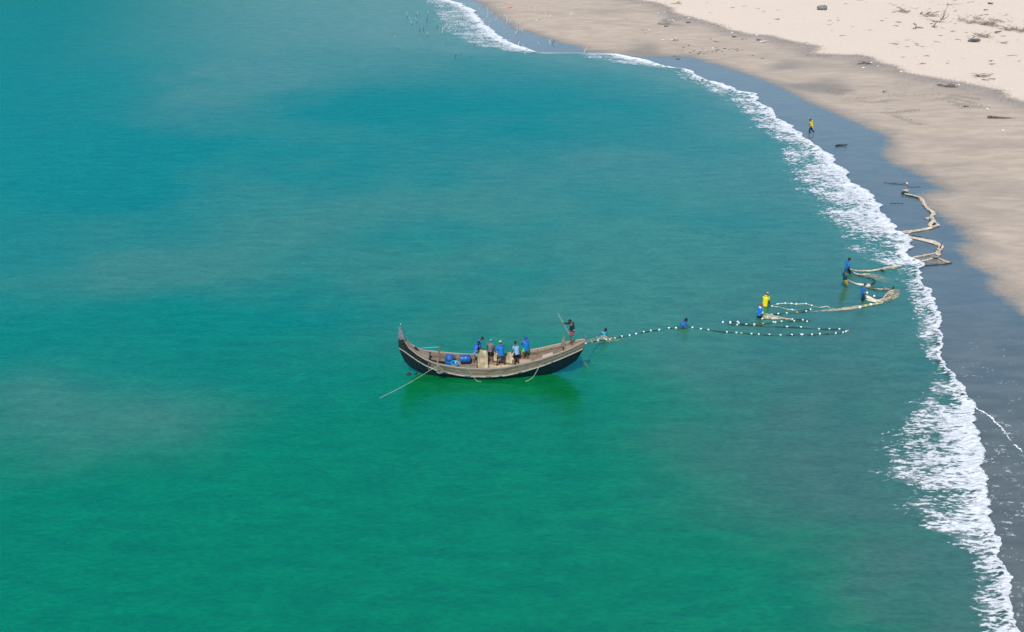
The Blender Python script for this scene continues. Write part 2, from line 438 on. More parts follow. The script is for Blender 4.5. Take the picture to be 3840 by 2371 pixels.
# ------------------------------------------------------------------ sea
def blob(X, Y, vx, vy, rx, ry):
    """soft patch centred on the water at a photo position (2449-wide view), radii in the same units"""
    k = 3840 / 2449
    c = P(vx * k, vy * k); a = P((vx + rx) * k, vy * k); b0 = P(vx * k, (vy - ry) * k); b1 = P(vx * k, (vy + ry) * k)
    ax, ay = a[0] - c[0], (b0[1] - b1[1]) / 2
    return np.exp(-(((X - c[0]) / ax) ** 2 + ((Y - c[1]) / ay) ** 2))
def sea_attrs(X, Y):
    w1, w2 = fbm(X / 16, Y / 16, 4) * 9, fbm(X / 16 + 50, Y / 16 + 80, 4) * 9
    Xw, Yw = X + w1, Y + w2
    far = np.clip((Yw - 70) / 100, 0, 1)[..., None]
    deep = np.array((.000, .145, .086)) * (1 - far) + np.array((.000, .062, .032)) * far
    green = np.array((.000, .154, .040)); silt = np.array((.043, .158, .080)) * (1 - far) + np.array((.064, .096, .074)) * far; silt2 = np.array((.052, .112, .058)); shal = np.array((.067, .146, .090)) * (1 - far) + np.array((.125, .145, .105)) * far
    g = 1 - sstep(44, 78, Yw + .04 * Xw)
    g = np.clip(g + .5 * blob(Xw, Yw, 1180, 1030, 330, 120) + .4 * blob(Xw, Yw, 1250, 800, 500, 160) - .25 * blob(Xw, Yw, 250, 860, 400, 90), 0, 1)
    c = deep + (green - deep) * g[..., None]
    silt_m = np.zeros_like(X)
    for q in ((600, 205, 240, 95, .75), (430, 190, 160, 60, .4), (1300, 430, 620, 150, .66), (1500, 620, 330, 120, .3), (1850, 780, 300, 120, .45), (460, 600, 330, 80, .6), (160, 960, 230, 120, .66), (1080, 560, 420, 70, .35),
              (1750, 480, 330, 200, .5), (1780, 900, 300, 180, .4), (1500, 700, 420, 90, .4), (560, 480, 500, 60, .3), (880, 720, 260, 70, .35), (1150, 840, 200, 60, .3)):
        silt_m = silt_m + q[4] * blob(Xw, Yw, *q[:4])
    silt_m = 1.6 * silt_m * (0.75 + .7 * fbm(X / 9 + 7, Y / 7, 5))
    for q in ((340, 390, 210, 70, .5), (1150, 225, 330, 60, .6), (720, 690, 330, 50, .45), (1550, 590, 260, 40, .3), (1900, 1330, 160, 140, .6), (640, 1250, 500, 160, .3)):
        silt_m = silt_m - q[4] * blob(Xw, Yw, *q[:4])
    silt_m = np.clip(silt_m, 0, 1)
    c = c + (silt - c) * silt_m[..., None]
    ds = np.maximum(x_sea(np.clip(Y, ly[-1], ly[0])) - X, 0)
    L = np.interp(Y, (30, 33, 40, 48, 60, 75, 100), (4, 6, 11.5, 16, 17, 13, 9))
    s2 = (1 - sstep(L * .15, L * 1.25, ds + 4.0 * fbm(X / 7 + 3, Y / 3.5, 5) + 1.6 * fbm(X / 2.2, Y / .9 + 7, 4))) * (1 - .85 * sstep(60, 84, Y)) * (.95 + .35 * fbm(X / 4, Y / 2, 3))
    s2 = np.clip(s2, 0, 1)
    c = c + (silt2 - c) * s2[..., None]
    near = np.exp(-ds / 9.0) * (.35 + .65 * sstep(50, 70, Y)) * (1 + .5 * fbm(X / 5, Y / 5, 3))
    top = sstep(112, 150, Yw) * sstep(-62, -20, X + .25 * (Y - 120))
    near = np.clip(near * .85 + top * .75, 0, 1)
    c = c + (shal - c) * near[..., None]
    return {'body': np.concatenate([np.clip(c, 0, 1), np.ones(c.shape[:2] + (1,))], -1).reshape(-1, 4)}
def sea_mat():
    m, t, b = new_mat('sea_water')
    v = coords(t, (1, 1, 1))
    n_f = noise(t, coords(t, (2.2, 6.2, 1), (0, 0, R(-4))), 1.0, 5, .62, .4)
    n_m = noise(t, coords(t, (.42, 1.25, 1), (0, 0, R(5))), 1.0, 4, .55, .4)
    n_l = noise(t, coords(t, (.10, .22, 1), (0, 0, R(8))), 1.0, 3, .5)
    calm = remap(t, n_l, .3, .7, .6, 1.2)
    h = math_(t, 'ADD', math_(t, 'MULTIPLY', math_(t, 'MULTIPLY', n_f, .021), calm), math_(t, 'MULTIPLY', n_m, .036))
    c = mix(t, remap(t, n_m, .28, .72), (.86, .87, .87), (1.12, 1.12, 1.12))  # light and dark of the ripples also multiplied into the body colour
    c = mix(t, 1.0, c, mix(t, remap(t, n_f, .3, .7), (.84, .85, .85), (1.16, 1.15, 1.15)), 'MULTIPLY')
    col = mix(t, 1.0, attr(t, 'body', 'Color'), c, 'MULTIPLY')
    t.nodes.remove(b)
    bp = N(t, 'ShaderNodeBump'); bp.inputs['Strength'].default_value = 1.0; bp.inputs['Distance'].default_value = 1.0
    t.links.new(h, bp.inputs['Height'])
    dif = N(t, 'ShaderNodeBsdfDiffuse'); sss = N(t, 'ShaderNodeSubsurfaceScattering', falloff='BURLEY', Scale=1.0); sss.inputs['Radius'].default_value = (.7, 1.1, 1.0); m2 = N(t, 'ShaderNodeMixShader', Fac=.65); glo = N(t, 'ShaderNodeBsdfGlossy'); fre = N(t, 'ShaderNodeFresnel', IOR=2.6); mx = N(t, 'ShaderNodeMixShader')
    t.links.new(col, dif.inputs['Color']); t.links.new(col, sss.inputs['Color']); t.links.new(dif.outputs[0], m2.inputs[1]); t.links.new(sss.outputs[0], m2.inputs[2]); glo.inputs['Color'].default_value = (.09, .80, .96, 1); glo.inputs['Roughness'].default_value = .045
    for q in (dif, glo, fre): t.links.new(bp.outputs[0], q.inputs['Normal'])
    t.links.new(math_(t, 'MINIMUM', fre.outputs[0], .30), mx.inputs[0]); t.links.new(m2.outputs[0], mx.inputs[1]); t.links.new(glo.outputs[0], mx.inputs[2])
    t.links.new(mx.outputs[0], t.nodes['Material Output'].inputs['Surface'])
    return m
M_sea = sea_mat()
sea = link_mesh('sea', sheet('sea', axis(-110, 90, .8, -7000, 7000), axis(26, 230, .8, -3000, 9000), lambda X, Y: np.zeros_like(X), sea_attrs), None, [M_sea])
props(sea, 'calm turquoise sea shading to green in the foreground', 'sea', None, 'structure')

# ------------------------------------------------------------------ beach
def beach_z(X, Y):
    sd = shore_sd(X, Y); z = terrain_from_sd(sd)
    w = sstep(3, 30, sd)
    z = z + w * (.05 * fbm(X / 6, Y / 6, 4) + .02 * fbm(X / 1.3, Y / 1.3, 2))
    return z
def beach_attrs(X, Y):
    dw = poly_dist(X, Y, WET) * np.where(inside(X, Y, land_side(WET)), 1, -1)
    dd = poly_dist(X, Y, DRY) * np.where(inside(X, Y, land_side(DRY)), 1, -1)
    k = 1 / 1.7007; gp = np.zeros_like(X); wx, wy = X + 2.2 * fbm(X / 5, Y / 3, 4), Y + 3.0 * fbm(X / 6 + 9, Y / 4, 4)
    for x, y, rx, ry, a in ((1140, 520, 210, 42, 1.0), (920, 410, 150, 34, .55), (1120, 410, 220, 40, .4), (40, 290, 130, 70, .8), (200, 125, 80, 32, .9), (760, 300, 320, 40, .35), (1450, 400, 120, 30, .5), (520, 250, 160, 30, .35), (1500, 622, 260, 9, .8), (1900, 604, 260, 7, .6),
                        (1650, 745, 260, 40, .35), (2000, 560, 160, 26, .5), (1700, 960, 300, 30, .35), (2150, 1000, 260, 30, .35), (2250, 1330, 240, 30, .45), (2300, 1560, 200, 40, .5)):
        c = P(2400 + x * k, y * k, .6); ax = P(2400 + (x + rx) * k, y * k, .6)[0] - c[0]; ay = (P(2400, (y - ry) * k, .6)[1] - P(2400, (y + ry) * k, .6)[1]) / 2
        gp += a * np.exp(-(((wx - c[0]) / ax) ** 2 + ((wy - c[1]) / ay) ** 2))
    return {'d_wet': dw, 'd_dry': dd, 'grey': np.clip(gp, 0, 1), 'silty': 1 - sstep(46, 68, Y + 4 * fbm(X / 9, Y / 5, 3))}
def beach_mat():
    m, t, b = new_mat('beach_sand')
    n1 = noise(t, coords(t, (.35, 1.0, 1), (0, 0, R(-18))), 1.0, 6, .62, .5)
    n2 = noise(t, coords(t, (1, 1, 1)), 5.0, 5, .65)
    n3 = noise(t, coords(t, (.05, .13, 1), (0, 0, R(-22))), 1.0, 5, .6, .8)
    fine = noise(t, coords(t, (1, 1, 1)), 22.0, 3, .7)
    n1c = math_(t, 'SUBTRACT', n1, .5); n2c = math_(t, 'SUBTRACT', n2, .5)
    dw = math_(t, 'ADD', attr(t, 'd_wet'), math_(t, 'ADD', math_(t, 'MULTIPLY', n1c, 1.6), math_(t, 'MULTIPLY', n2c, .4)))
    dd = math_(t, 'ADD', attr(t, 'd_dry'), math_(t, 'ADD', math_(t, 'MULTIPLY', n1c, 1.8), math_(t, 'MULTIPLY', n2c, 1.1)))
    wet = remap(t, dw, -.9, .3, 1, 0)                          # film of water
    damp = remap(t, dw, -.6, 2.4, 1, 0)
    dry = remap(t, dd, -.8, .9)
    c_dry = mix(t, remap(t, n2, .25, .75), (.60, .478, .372), (.70, .575, .46))
    c_mid = mix(t, remap(t, n1, .3, .7), (.40, .315, .24), (.50, .40, .31))
    c_grey = mix(t, remap(t, n2, .3, .7), (.17, .155, .14), (.26, .235, .205))
    streak = remap(t, n3, .40, .60)
    n4 = noise(t, coords(t, (.028, .07, 1), (0, 0, R(-25))), 1.0, 4, .55, .6)
    c = mix(t, math_(t, 'MULTIPLY', streak, math_(t, 'ADD', .06, math_(t, 'MULTIPLY', remap(t, n4, .35, .62), .34))), c_mid, c_grey)
    gpat = remap(t, math_(t, 'ADD', attr(t, 'grey'), math_(t, 'ADD', math_(t, 'MULTIPLY', n1c, .7), math_(t, 'MULTIPLY', n2c, .5))), .15, .95)
    c = mix(t, math_(t, 'MULTIPLY', gpat, .85), c, c_grey)
    c = mix(t, math_(t, 'MULTIPLY', damp, .75), c, c_grey)
    wrack = math_(t, 'MULTIPLY', remap(t, dd, -5.0, -.2), remap(t, dd, -.2, .4, 1, 0))
    speck = math_(t, 'MULTIPLY', wrack, remap(t, math_(t, 'ADD', math_(t, 'MULTIPLY', fine, .5), math_(t, 'MULTIPLY', n2, .5)), .50, .60))
    c = mix(t, math_(t, 'MULTIPLY', wrack, .5), c, (.24, .215, .205))
    c = mix(t, math_(t, 'MULTIPLY', speck, .55), c, (.13, .12, .115))
    c = mix(t, dry, c, c_dry)
    gy = attr(t, 'silty')
    c_wet_sky = mix(t, gy, mix(t, remap(t, n1, .3, .7), (.076, .114, .130), (.106, .138, .148)), mix(t, remap(t, n1, .3, .7), (.080, .098, .092), (.115, .133, .122)))  # blue-grey tone holds part of the sky reflection as base colour
    c = mix(t, wet, c, c_wet_sky)
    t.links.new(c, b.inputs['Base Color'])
    rough = mix(t, wet, mix(t, damp, (.9, .9, .9), (.6, .6, .6)), mix(t, remap(t, n1, .35, .65), (.10, .10, .10), (.26, .26, .26)))
    t.links.new(rough, b.inputs['Roughness'])
    t.links.new(mix(t, wet, (.15, .15, .15), (.9, .9, .9)), b.inputs['Specular IOR Level'])
    h = math_(t, 'ADD', math_(t, 'MULTIPLY', n2, .05), math_(t, 'MULTIPLY', fine, .02))
    h = math_(t, 'MULTIPLY', h, math_(t, 'SUBTRACT', 1.0, math_(t, 'MULTIPLY', wet, .93)))
    bump(t, h, 1.0, 1.0, b)
    return m
M_beach = beach_mat()
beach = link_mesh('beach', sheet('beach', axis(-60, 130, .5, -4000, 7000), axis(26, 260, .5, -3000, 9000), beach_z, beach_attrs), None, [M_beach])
props(beach, 'sandy beach, shining wet along the surf and pale and dry inland', 'beach', None, 'structure')

# ------------------------------------------------------------------ surf foam
def foam_mat():
    m, t, b = new_mat('foam')
    n = noise(t, coords(t, (1, 2, 1)), 5, 4, .65)
    t.links.new(mix(t, remap(t, n, .3, .7), (.58, .60, .62), (.74, .74, .745)), b.inputs['Base Color'])
    b.inputs['Roughness'].default_value = .8; b.inputs['Specular IOR Level'].default_value = .2
    t.links.new(attr(t, 'cover'), b.inputs['Alpha'])
    return m
M_foam = foam_mat()
def make_foam():
    rows = [30.0]
    while rows[-1] < 200: rows.append(rows[-1] + .048 * (rows[-1] / 60) ** 1.6)
    Y = np.array(rows); xl, xs = x_lead(Y), x_sea(Y)
    lobes = .55 * np.abs(fbm(Y / 2.3, Y * 0 + 3.3, 2)) + .30 * np.abs(vnoise(Y / .7, Y * 0 + 8.1)) + .12 * np.abs(vnoise(Y / .25, Y * 0 + 2.7))
    xl = xl + lobes - .25
    w = np.maximum(xl - xs, .10) * 1.06
    T = np.linspace(0, 1.45, 210)
    tt = T[None, :] ** 1.12
    X = xl[:, None] - tt * w[:, None]; YY = np.repeat(Y[:, None], len(T), 1)
    slope = np.abs(np.gradient(xl, Y)); thick = w / np.sqrt(1 + slope ** 2)
    n = fbm(X / .38 + .35 * YY, YY / .14, 5, .68)
    rdg = 1 - np.minimum(1, np.abs(fbm(X / .8 + 21 + .25 * n, YY / .34 + 3, 4, .6)) * 4.6)
    n2 = fbm(X / .22 + 30, YY / .10, 3, .6)
    n3 = fbm(X / 2.6 + 9, YY / 1.3 + 4, 3)
    n4 = vnoise(Y / 6.0, Y * 0 + 1.1)[:, None]
    t = tt + .0 * X
    th = np.interp(t, (0, .10, .25, .6, .92, 1.08, 1.45), (-.70, -.46, -.16, .02, .16, .44, .95)) - .40 * n3 - .10 * n4
    th = th + .35 * (1 - sstep(.10, .5, thick))[:, None] - .12 * sstep(1.8, 3.6, thick)[:, None]
    val = .70 * n + .42 * (rdg - .45) + .30 * n2
    hard = sstep(-.20, .22, val - th) * (1 - .20 * sstep(.12, .5, t) * (.6 - .8 * n3))
    milk = .26 * (1 - sstep(.55, 1.2, t)) * sstep(-.45, .35, n3 + .6 * n - .1) * sstep(.05, .35, thick)[:, None]
    hard = hard * (1 - .35 * sstep(115, 150, YY) * sstep(.12, .5, t))
    hard = hard * (.03 + .97 * sstep(.03, .22, thick))[:, None]
    cover = np.maximum(hard * (.78 + .22 * sstep(-.3, .3, n2 + n)), milk)
    ed = (1 - sstep(0, .03, t)); cover = cover * (1 - ed * (1 - sstep(-.1, .1, n2 + .1)))
    dist = t * w[:, None]
    z = .02 + .10 * np.exp(-((dist - .25) / .35) ** 2) * np.minimum(w, 1.5)[:, None] + .03 * cover * (.6 + 1.0 * n2 + .6 * n)
    ground = np.maximum(0, terrain_from_sd(np.where(t < .2, .0, -1.0)))
    z = np.maximum(z, .012) + ground
    co = np.stack([X, YY, z], -1).reshape(-1, 3); nr, nc = X.shape
    i = np.arange(nr * nc).reshape(nr, nc)
    f = np.stack([i[:-1, 1:], i[:-1, :-1], i[1:, :-1], i[1:, 1:]], -1).reshape(-1, 4)
    keep = cover.ravel()[f].max(1) > .03
    f = f[keep]; used = np.unique(f); remap_ = np.zeros(len(co), int); remap_[used] = np.arange(len(used))
    return raw_mesh('surf_foam', co[used], remap_[f], {'cover': cover.ravel()[used]})
foam = link_mesh('surf_foam', make_foam(), None, [M_foam])
props(foam, 'white broken foam of the wave running along the whole shore', 'foam', None, 'stuff')
def make_flecks():
    """thin scraps of foam on the shallow water film right of the surf, and the thin swash line there"""
    c = []; ys = np.arange(31, 66, .05)
    xs0 = np.arange(0, 1, .004); rows = []
    for y in ys: rows.append(x_lead(y) + .1 + 12 * xs0)
    X = np.array(rows); Y = np.repeat(ys[:, None], len(xs0), 1)
    n = fbm(X / .7 + .8 * Y, Y / .30, 4, .6); r = 1 - np.abs(fbm(X / .6 + 40, Y / .16 + .7 * X, 3)) * 7.0
    dens = sstep(62, 46, Y) * .34 - .04 * (X - X[:, :1]) / 4
    cover = sstep(.25, .6, np.clip(r, 0, 1) * .55 + n * .7 - .50 + dens) * .6
    co = np.stack([X, Y, np.maximum(terrain_from_sd(shore_sd(X, Y)), 0) + .02], -1).reshape(-1, 3); nr, nc = X.shape
    i = np.arange(nr * nc).reshape(nr, nc)
    f = np.stack([i[:-1, :-1], i[:-1, 1:], i[1:, 1:], i[1:, :-1]], -1).reshape(-1, 4)
    f = f[cover.ravel()[f].max(1) > .03]; used = np.unique(f); rm = np.zeros(len(co), int); rm[used] = np.arange(len(used))
    return raw_mesh('foam_flecks', co[used], rm[f], {'cover': cover.ravel()[used]})
fl = link_mesh('foam_flecks', make_flecks(), None, [M_foam])
props(fl, 'scattered scraps of foam on the wet grey shallows', 'foam', None, 'stuff')

M_foam_line = simple('foam_line', (.82, .83, .84), .8, .1, 20)
def foam_line(pts, name, label, r=.05, n=90):
    g = [G(*p) for p in pts]; g = smooth_line(g, n); mb = MB()
    g[:, 0] += .06 * np.array([vnoise(np.array([k * .6]), np.array([3.]))[0] for k in range(n)])
    rr = [r * (.5 + .9 * abs(float(vnoise(np.array([k * .45]), np.array([9.]))[0])) * 1.6) * (1 - (k / n) ** 4) for k in range(n)]
    g[:, 2] += .015
    mb.tube(g, rr, 6, flat=.35)
    return props(mb.build(name, M_foam_line), label, 'foam', None, 'stuff')
foam_line(ZF((1020, 562), (1090, 600), (1160, 640), (1205, 670), (1240, 715), (1300, 770), (1335, 820), (1370, 870), (1388, 900)), 'swash_foam', 'thin white line of foam left by a spent wave on the wet sand', .034)
foam_line(ZF((1420, 930), (1460, 960), (1500, 1000)), 'swash_foam', 'short faint foam line on the wet sand at the frame edge', .03, 30)

# ------------------------------------------------------------------ boat
BX, BY = P(1850, 1400)[0], P(1850, 1400)[1]
def Bz(xz): return (xz / 3.061 - 410) / 61.4
ST = np.array([(-5.68, 2.45, .02), (-5.62, 2.95, .03), (-5.587, 3.15, .03), (-5.48, 2.80, .09), (-5.35, 2.4, .15), (-5.08, 1.93, .25), (-4.55, 1.5, .40), (-4.02, 1.24, .57), (-3.38, 1.06, .73),
    (-2.15, .87, .84), (-1.36, .81, .88), (-.29, .80, .90), (.77, .88, .86), (1.83, 1.10, .78), (2.9, 1.35, .70), (3.96, 1.70, .57), (4.76, 1.98, .42), (5.3, 2.2, .22), (5.56, 2.3, .06)])
RB = np.array([(-5.68, 1.80, .015), (-5.35, 1.585, .08), (-5.08, 1.39, .15), (-4.55, 1.04, .28), (-4.02, .76, .42), (-3.38, .54, .58), (-2.15, .33, .74), (-1.36, .25, .80), (-.29, .24, .82), (.77, .31, .78),
    (1.83, .54, .70), (2.9, .85, .60), (3.96, 1.24, .47), (4.76, 1.56, .33), (5.375, 1.76, .12), (5.56, 1.86, .04)])
KL = np.array([(-5.68, 1.76), (-5.62, 1.5), (-5.56, 1.31), (-5.35, .76), (-4.92, .33), (-4.55, .1), (-4.12, -.1), (-3, -.35), (-1, -.45), (1.5, -.38), (3.0, -.15), (3.86, .09), (4.5, .46), (5.03, .88), (5.375, 1.5), (5.56, 1.86)])
def zg(x): return float(np.interp(x, ST[:, 0], ST[:, 1]))
def hb(x): return float(np.interp(x, ST[:, 0], ST[:, 2]))
def zr(x): return float(np.interp(x, RB[:, 0], RB[:, 1]))
def hr(x): return float(np.interp(x, RB[:, 0], RB[:, 2]))
def zk(x): return float(np.interp(x, KL[:, 0], KL[:, 1]))
boat = empty('fishing_boat', (BX, BY, 0), 'long crescent shaped wooden fishing boat with high prow and black tarred lower hull', 'boat')
stations = np.unique(np.r_[ST[:, 0], RB[:, 0], KL[:, 0], np.linspace(-5.3, 5.3, 44)])
stations = stations[stations <= 5.56]

# lower hull, tarred black
mb = MB(); rings = []
for x in stations:
    r = []; K, Rz, H = zk(x), zr(x), hr(x)
    q = np.linspace(0, 1, 9)
    side = [(x, H * (t ** .62), K + (Rz - K) * t ** 1.25) for t in q]
    r = [(a, -b, c) for a, b, c in side[::-1]] + side[1:]
    r += [(x, H * .96 * (1 - s), Rz - .01) for s in (0.0, .5)] + [(x, -H * .96 * (1 - s), Rz - .01) for s in (.5, 0.0)]
    rings.append(r)
mb.rings(rings); mb.build('hull', M_tar, boat, True)

# side planks: four strakes a side, in lengths
def side_pt(x, s, sgn, out=0.0):
    h = hr(x) + (hb(x) - hr(x)) * s + out; z = zr(x) + (zg(x) - zr(x)) * s
    return (x, sgn * h, z)
cuts = {0: [-5.5, -3.95, -1.7, .9, 3.1, 5.5], 1: [-5.5, -3.75, -.9, 2.0, 5.5], 2: [-5.5, -3.9, -2.3, .4, 3.6, 5.5], 3: [-5.5, -3.8, -.3, 1.5, 5.52]}
for sgn in (-1, 1):
    for k in range(4):
        for a, b in zip(cuts[k][:-1], cuts[k][1:]):
            xs = np.linspace(a + .008, b - .008, max(5, int((b - a) / .22)))
            lo, hi = k / 4 + .022, (k + 1) / 4 - .022
            jit = .008 * (k % 2) + random.uniform(-.006, .008)
            A = [side_pt(x, lo, sgn, jit + .006) for x in xs]; Bq = [side_pt(x, hi, sgn, jit - .004) for x in xs]
            off = [(0, -sgn * min(.045, hb(x) * .5), 0) for x in xs]
            m = MB(); m.strip(A, Bq, off)
            dark = b <= -3.7
            o = m.build('plank', M_tar_rough if dark else (M_wood if k < 3 else M_wood_pale if random.random() < .4 else M_wood), boat)
            if dark: o['label'] = 'black painted side plank at the bow'
# prow filling block (the solid horn of the bow)
m = MB(); rings = []
for x, z0, z1, h in ((-5.69, 1.82, 2.40, .03), (-5.64, 1.7, 2.75, .05), (-5.58, 1.6, 2.95, .07), (-5.5, 1.55, 2.78, .085), (-5.40, 1.55, 2.42, .10)):
    rings.append([(x, -h, z0), (x, h, z0), (x, h, z1), (x, -h, z1)])
m.rings(rings); m.build('prow_timber', M_tar_rough, boat)
m = MB()
for z, x0, x1, h in ((2.40, -5.74, -5.34, .13), (2.62, -5.73, -5.40, .12), (2.85, -5.70, -5.44, .105), (3.08, -5.67, -5.49, .08), (3.25, -5.63, -5.53, .055), (3.40, -5.60, -5.56, .025)):
    pass
rings = [[(x0, 0, z), ((x0 * .65 + x1 * .35), -h, z - .01), (x1, -h * .75, z + .03), (x1, h * .75, z + .03), ((x0 * .65 + x1 * .35), h, z - .01)]
         for z, x0, x1, h in ((2.40, -5.735, -5.26, .15), (2.60, -5.715, -5.33, .14), (2.80, -5.68, -5.385, .125), (2.98, -5.645, -5.43, .10), (3.12, -5.615, -5.475, .07), (3.24, -5.585, -5.52, .03))]
m.rings(rings); cap_ = m.build('prow_cover', M_tin, boat); cap_['label'] = 'grey sheet wrapped over the prow tip'
m = MB(); m.tube([(-5.56, 0, 3.2), (-5.54, -.01, 3.30), (-5.51, -.02, 3.37)], [.018, .013, .010], 6); tip_ = m.build('prow_tip', M_drift_dk, boat)
m = MB(); m.ball((-5.50, -.02, 3.39), (.026, .024, .034)); m.build('tip_knob', M_white, tip_, True)

# gunwale rails and rub rails
for sgn in (-1, 1):
    xs = np.linspace(-5.45, 5.55, 60)
    m = MB(); A = [(x, sgn * (hb(x) + .035), zg(x) + .045) for x in xs]; Bq = [(x, sgn * (hb(x) - .055 if hb(x) > .06 else hb(x) * .2), zg(x) + .045) for x in xs]
    m.strip(A, Bq, [(0, 0, -.06)] * len(xs)); m.build('gunwale_rail', M_wood_pale, boat)
    xs = np.linspace(-5.66, 5.42, 60)
    m = MB(); A = [(x, sgn * (hr(x) + .05), zr(x) + .025) for x in xs]; Bq = [(x, sgn * (hr(x) + .055), zr(x) - .030) for x in xs]
    m.strip(A, Bq, [(0, -sgn * .045, 0)] * len(xs)); rr_ = m.build('rub_rail', M_white_rail, boat)
    for a, b in ((-3.1, -2.75), (-1.7, -1.32), (-.45, -.12), (.35, .55), (1.5, 1.75), (3.5, 3.62)):
        q = np.linspace(a, b, 5); m = MB()
        m.strip([(x, sgn * (hr(x) + .057), zr(x) + .028) for x in q], [(x, sgn * (hr(x) + .062), zr(x) - .050) for x in q], [(0, -sgn * .012, 0)] * 5)
        m.build('paint_patch', M_patch, rr_)
    # thin second wale half-way up
    xs = np.linspace(-3.7, 5.45, 50); m = MB()
    m.strip([side_pt(x, .53, sgn, .026) for x in xs], [side_pt(x, .47, sgn, .03) for x in xs], [(0, -sgn * .02, 0)] * 50); m.build('wale', M_wood, boat)
# inner ribs
for sgn in (-1, 1):
    for x in np.r_[np.arange(-3.3, 1.9, .47), np.arange(2.2, 4.3, .5)]:
        m = MB(); i0 = .047
        A = [(x - .03, sgn * (hr(x) + (hb(x) - hr(x)) * s - i0), zr(x) + (zg(x) - zr(x)) * s) for s in (.05, .5, .97)]
        Bq = [(x + .03, a[1], a[2]) for a in A]
        m.strip(A, Bq, [(0, -sgn * .035, 0)] * 3); m.build('rib', M_wood_grey, boat)

def deck(name, x0, x1, zf, wf, n, mat, th=.03, par=None, gap=.03):
    for j in range(n):
        a, b = -1 + 2 * (j + gap) / n, -1 + 2 * (j + 1 - gap) / n
        xs = np.linspace(x0, x1, max(3, int((x1 - x0) / .3))); m = MB(); dz = random.uniform(-.008, .008)
        m.strip([(x, wf(x) * a, zf(x) + dz) for x in xs], [(x, wf(x) * b, zf(x) + dz) for x in xs], [(0, 0, -th)] * len(xs))
        m.build(name, mat if not isinstance(mat, list) else random.choice(mat), boat)
def floor_z(x): return float(np.interp(x, (-3.9, -2, 1.5, 1.75, 2.2, 2.9, 3.9, 4.3), (.50, .42, .42, .62, .72, 1.00, 1.36, 1.52)))
def inner_w(x):
    z = floor_z(x); s = min(max((z - zr(x)) / (zg(x) - zr(x)), 0), 1); return hr(x) + (hb(x) - hr(x)) * s - .055
deck('floor_plank', -3.9, 1.6, floor_z, inner_w, 9, [M_wood, M_wood_grey])
deck('stern_floor_plank', 1.62, 4.24, floor_z, inner_w, 8, [M_wood, M_wood_grey, M_wood])
deck('foredeck_plank', -5.30, -3.92, lambda x: zg(x) - .02, lambda x: hb(x) - .06, 7, [M_wood_grey, M_wood])
deck('stern_deck_plank', 4.34, 5.46, lambda x: zg(x) + .01, lambda x: max(hb(x) - .06, .02), 7, [M_wood_grey, M_wood])
# bulkheads
for x, z0, zt, name, mat in ((-3.9, .45, zg(-3.9) - .05, 'bow_bulkhead', M_wood_grey), (4.30, 1.45, zg(4.30) + .02, 'stern_bulkhead', M_wood)):
    for j in range(6):
        w = (hb(x) - .06); a, b = -w + 2 * w * j / 6, -w + 2 * w * (j + 1) / 6
        m = MB(); m.box((x, (a + b) / 2, (z0 + zt) / 2), (.02, (b - a) / 2 - .006, (zt - z0) / 2)); m.build(name + '_board', mat, boat)
m = MB(); m.box((1.61, 0, .52), (.02, .72, .10)); m.build('step_board', M_wood_grey, boat)
# crosswise boards on the floor amidships
for x in (-2.15, -1.85, -1.55, -1.25):
    m = MB(); m.box((x, -.35 + random.uniform(-.02, .02), .445), (.125, .42, .016)); m.build('cross_board', M_wood_grey, boat)
for x in (-2.32, -1.05):
    m = MB(); m.box((x, -.05, .47), (.035, .74, .03)); m.build('floor_beam', M_wood, boat)
# hatch boards at the stern, thwarts
m = MB(); m.box((1.93, -.18, .80), (.33, .24, .15)); m.build('locker', M_wood_red, boat)
for j in range(3):
    m = MB(); m.box((1.93, -.34 + .16 * j, .962), (.345, .072, .012)); m.build('locker_lid_board', M_wood_red, boat)
m = MB(); m.box((3.30, -.10, 1.28), (.34, .20, .03), M=Matrix.Rotation(R(-19), 3, 'Y')); m.build('hatch_board', M_wood_pale, boat)
m = MB(); m.box((1.20, 0, .68), (.06, .80, .02)); m.build('thwart', M_wood, boat)
# posts
for sgn, h in ((1, .42), (-1, .38)):
    m = MB(); x = -3.32; y = sgn * (hb(x) - .02); m.box((x, y, zg(x) + h / 2 - .12), (.05, .05, h / 2 + .12)); m.build('mooring_post', M_wood, boat)
m = MB(); x = 4.22
m.strip([(x - .10, .30, 1.75), (x - .07, .32, 2.05), (x + .02, .33, 2.30), (x + .06, .33, 2.38)], [(x + .10, .30, 1.75), (x + .10, .32, 2.05), (x + .10, .33, 2.30), (x + .09, .33, 2.38)], [(0, .07, 0)] * 4)
m.build('stern_frame_post', M_wood_grey, boat)
m = MB(); m.box((4.24, .10, 2.02), (.09, .05, .20)); m.build('bulkhead_brace', M_wood_grey, boat)
m = MB(); m.strip([(5.46, .06, 2.30), (5.46, .06, 2.48), (5.50, .06, 2.58), (5.54, .06, 2.60)], [(5.58, .06, 2.30), (5.59, .06, 2.45), (5.60, .06, 2.54), (5.58, .06, 2.59)], [(0, .07, 0)] * 4)
m.build('stern_post', M_tin, boat)
m = MB(); m.tube([(-4.78, .18, 1.66), (-4.7, .20, 1.72), (-4.6, .16, 1.66), (-4.55, .05, 1.6), (-4.68, .02, 1.66), (-4.75, .12, 1.64)], .05, 6); m.build('deck_tackle', M_black, boat, True)
def Bw(X, d, z): return np.array((BX + X, BY + d, z))

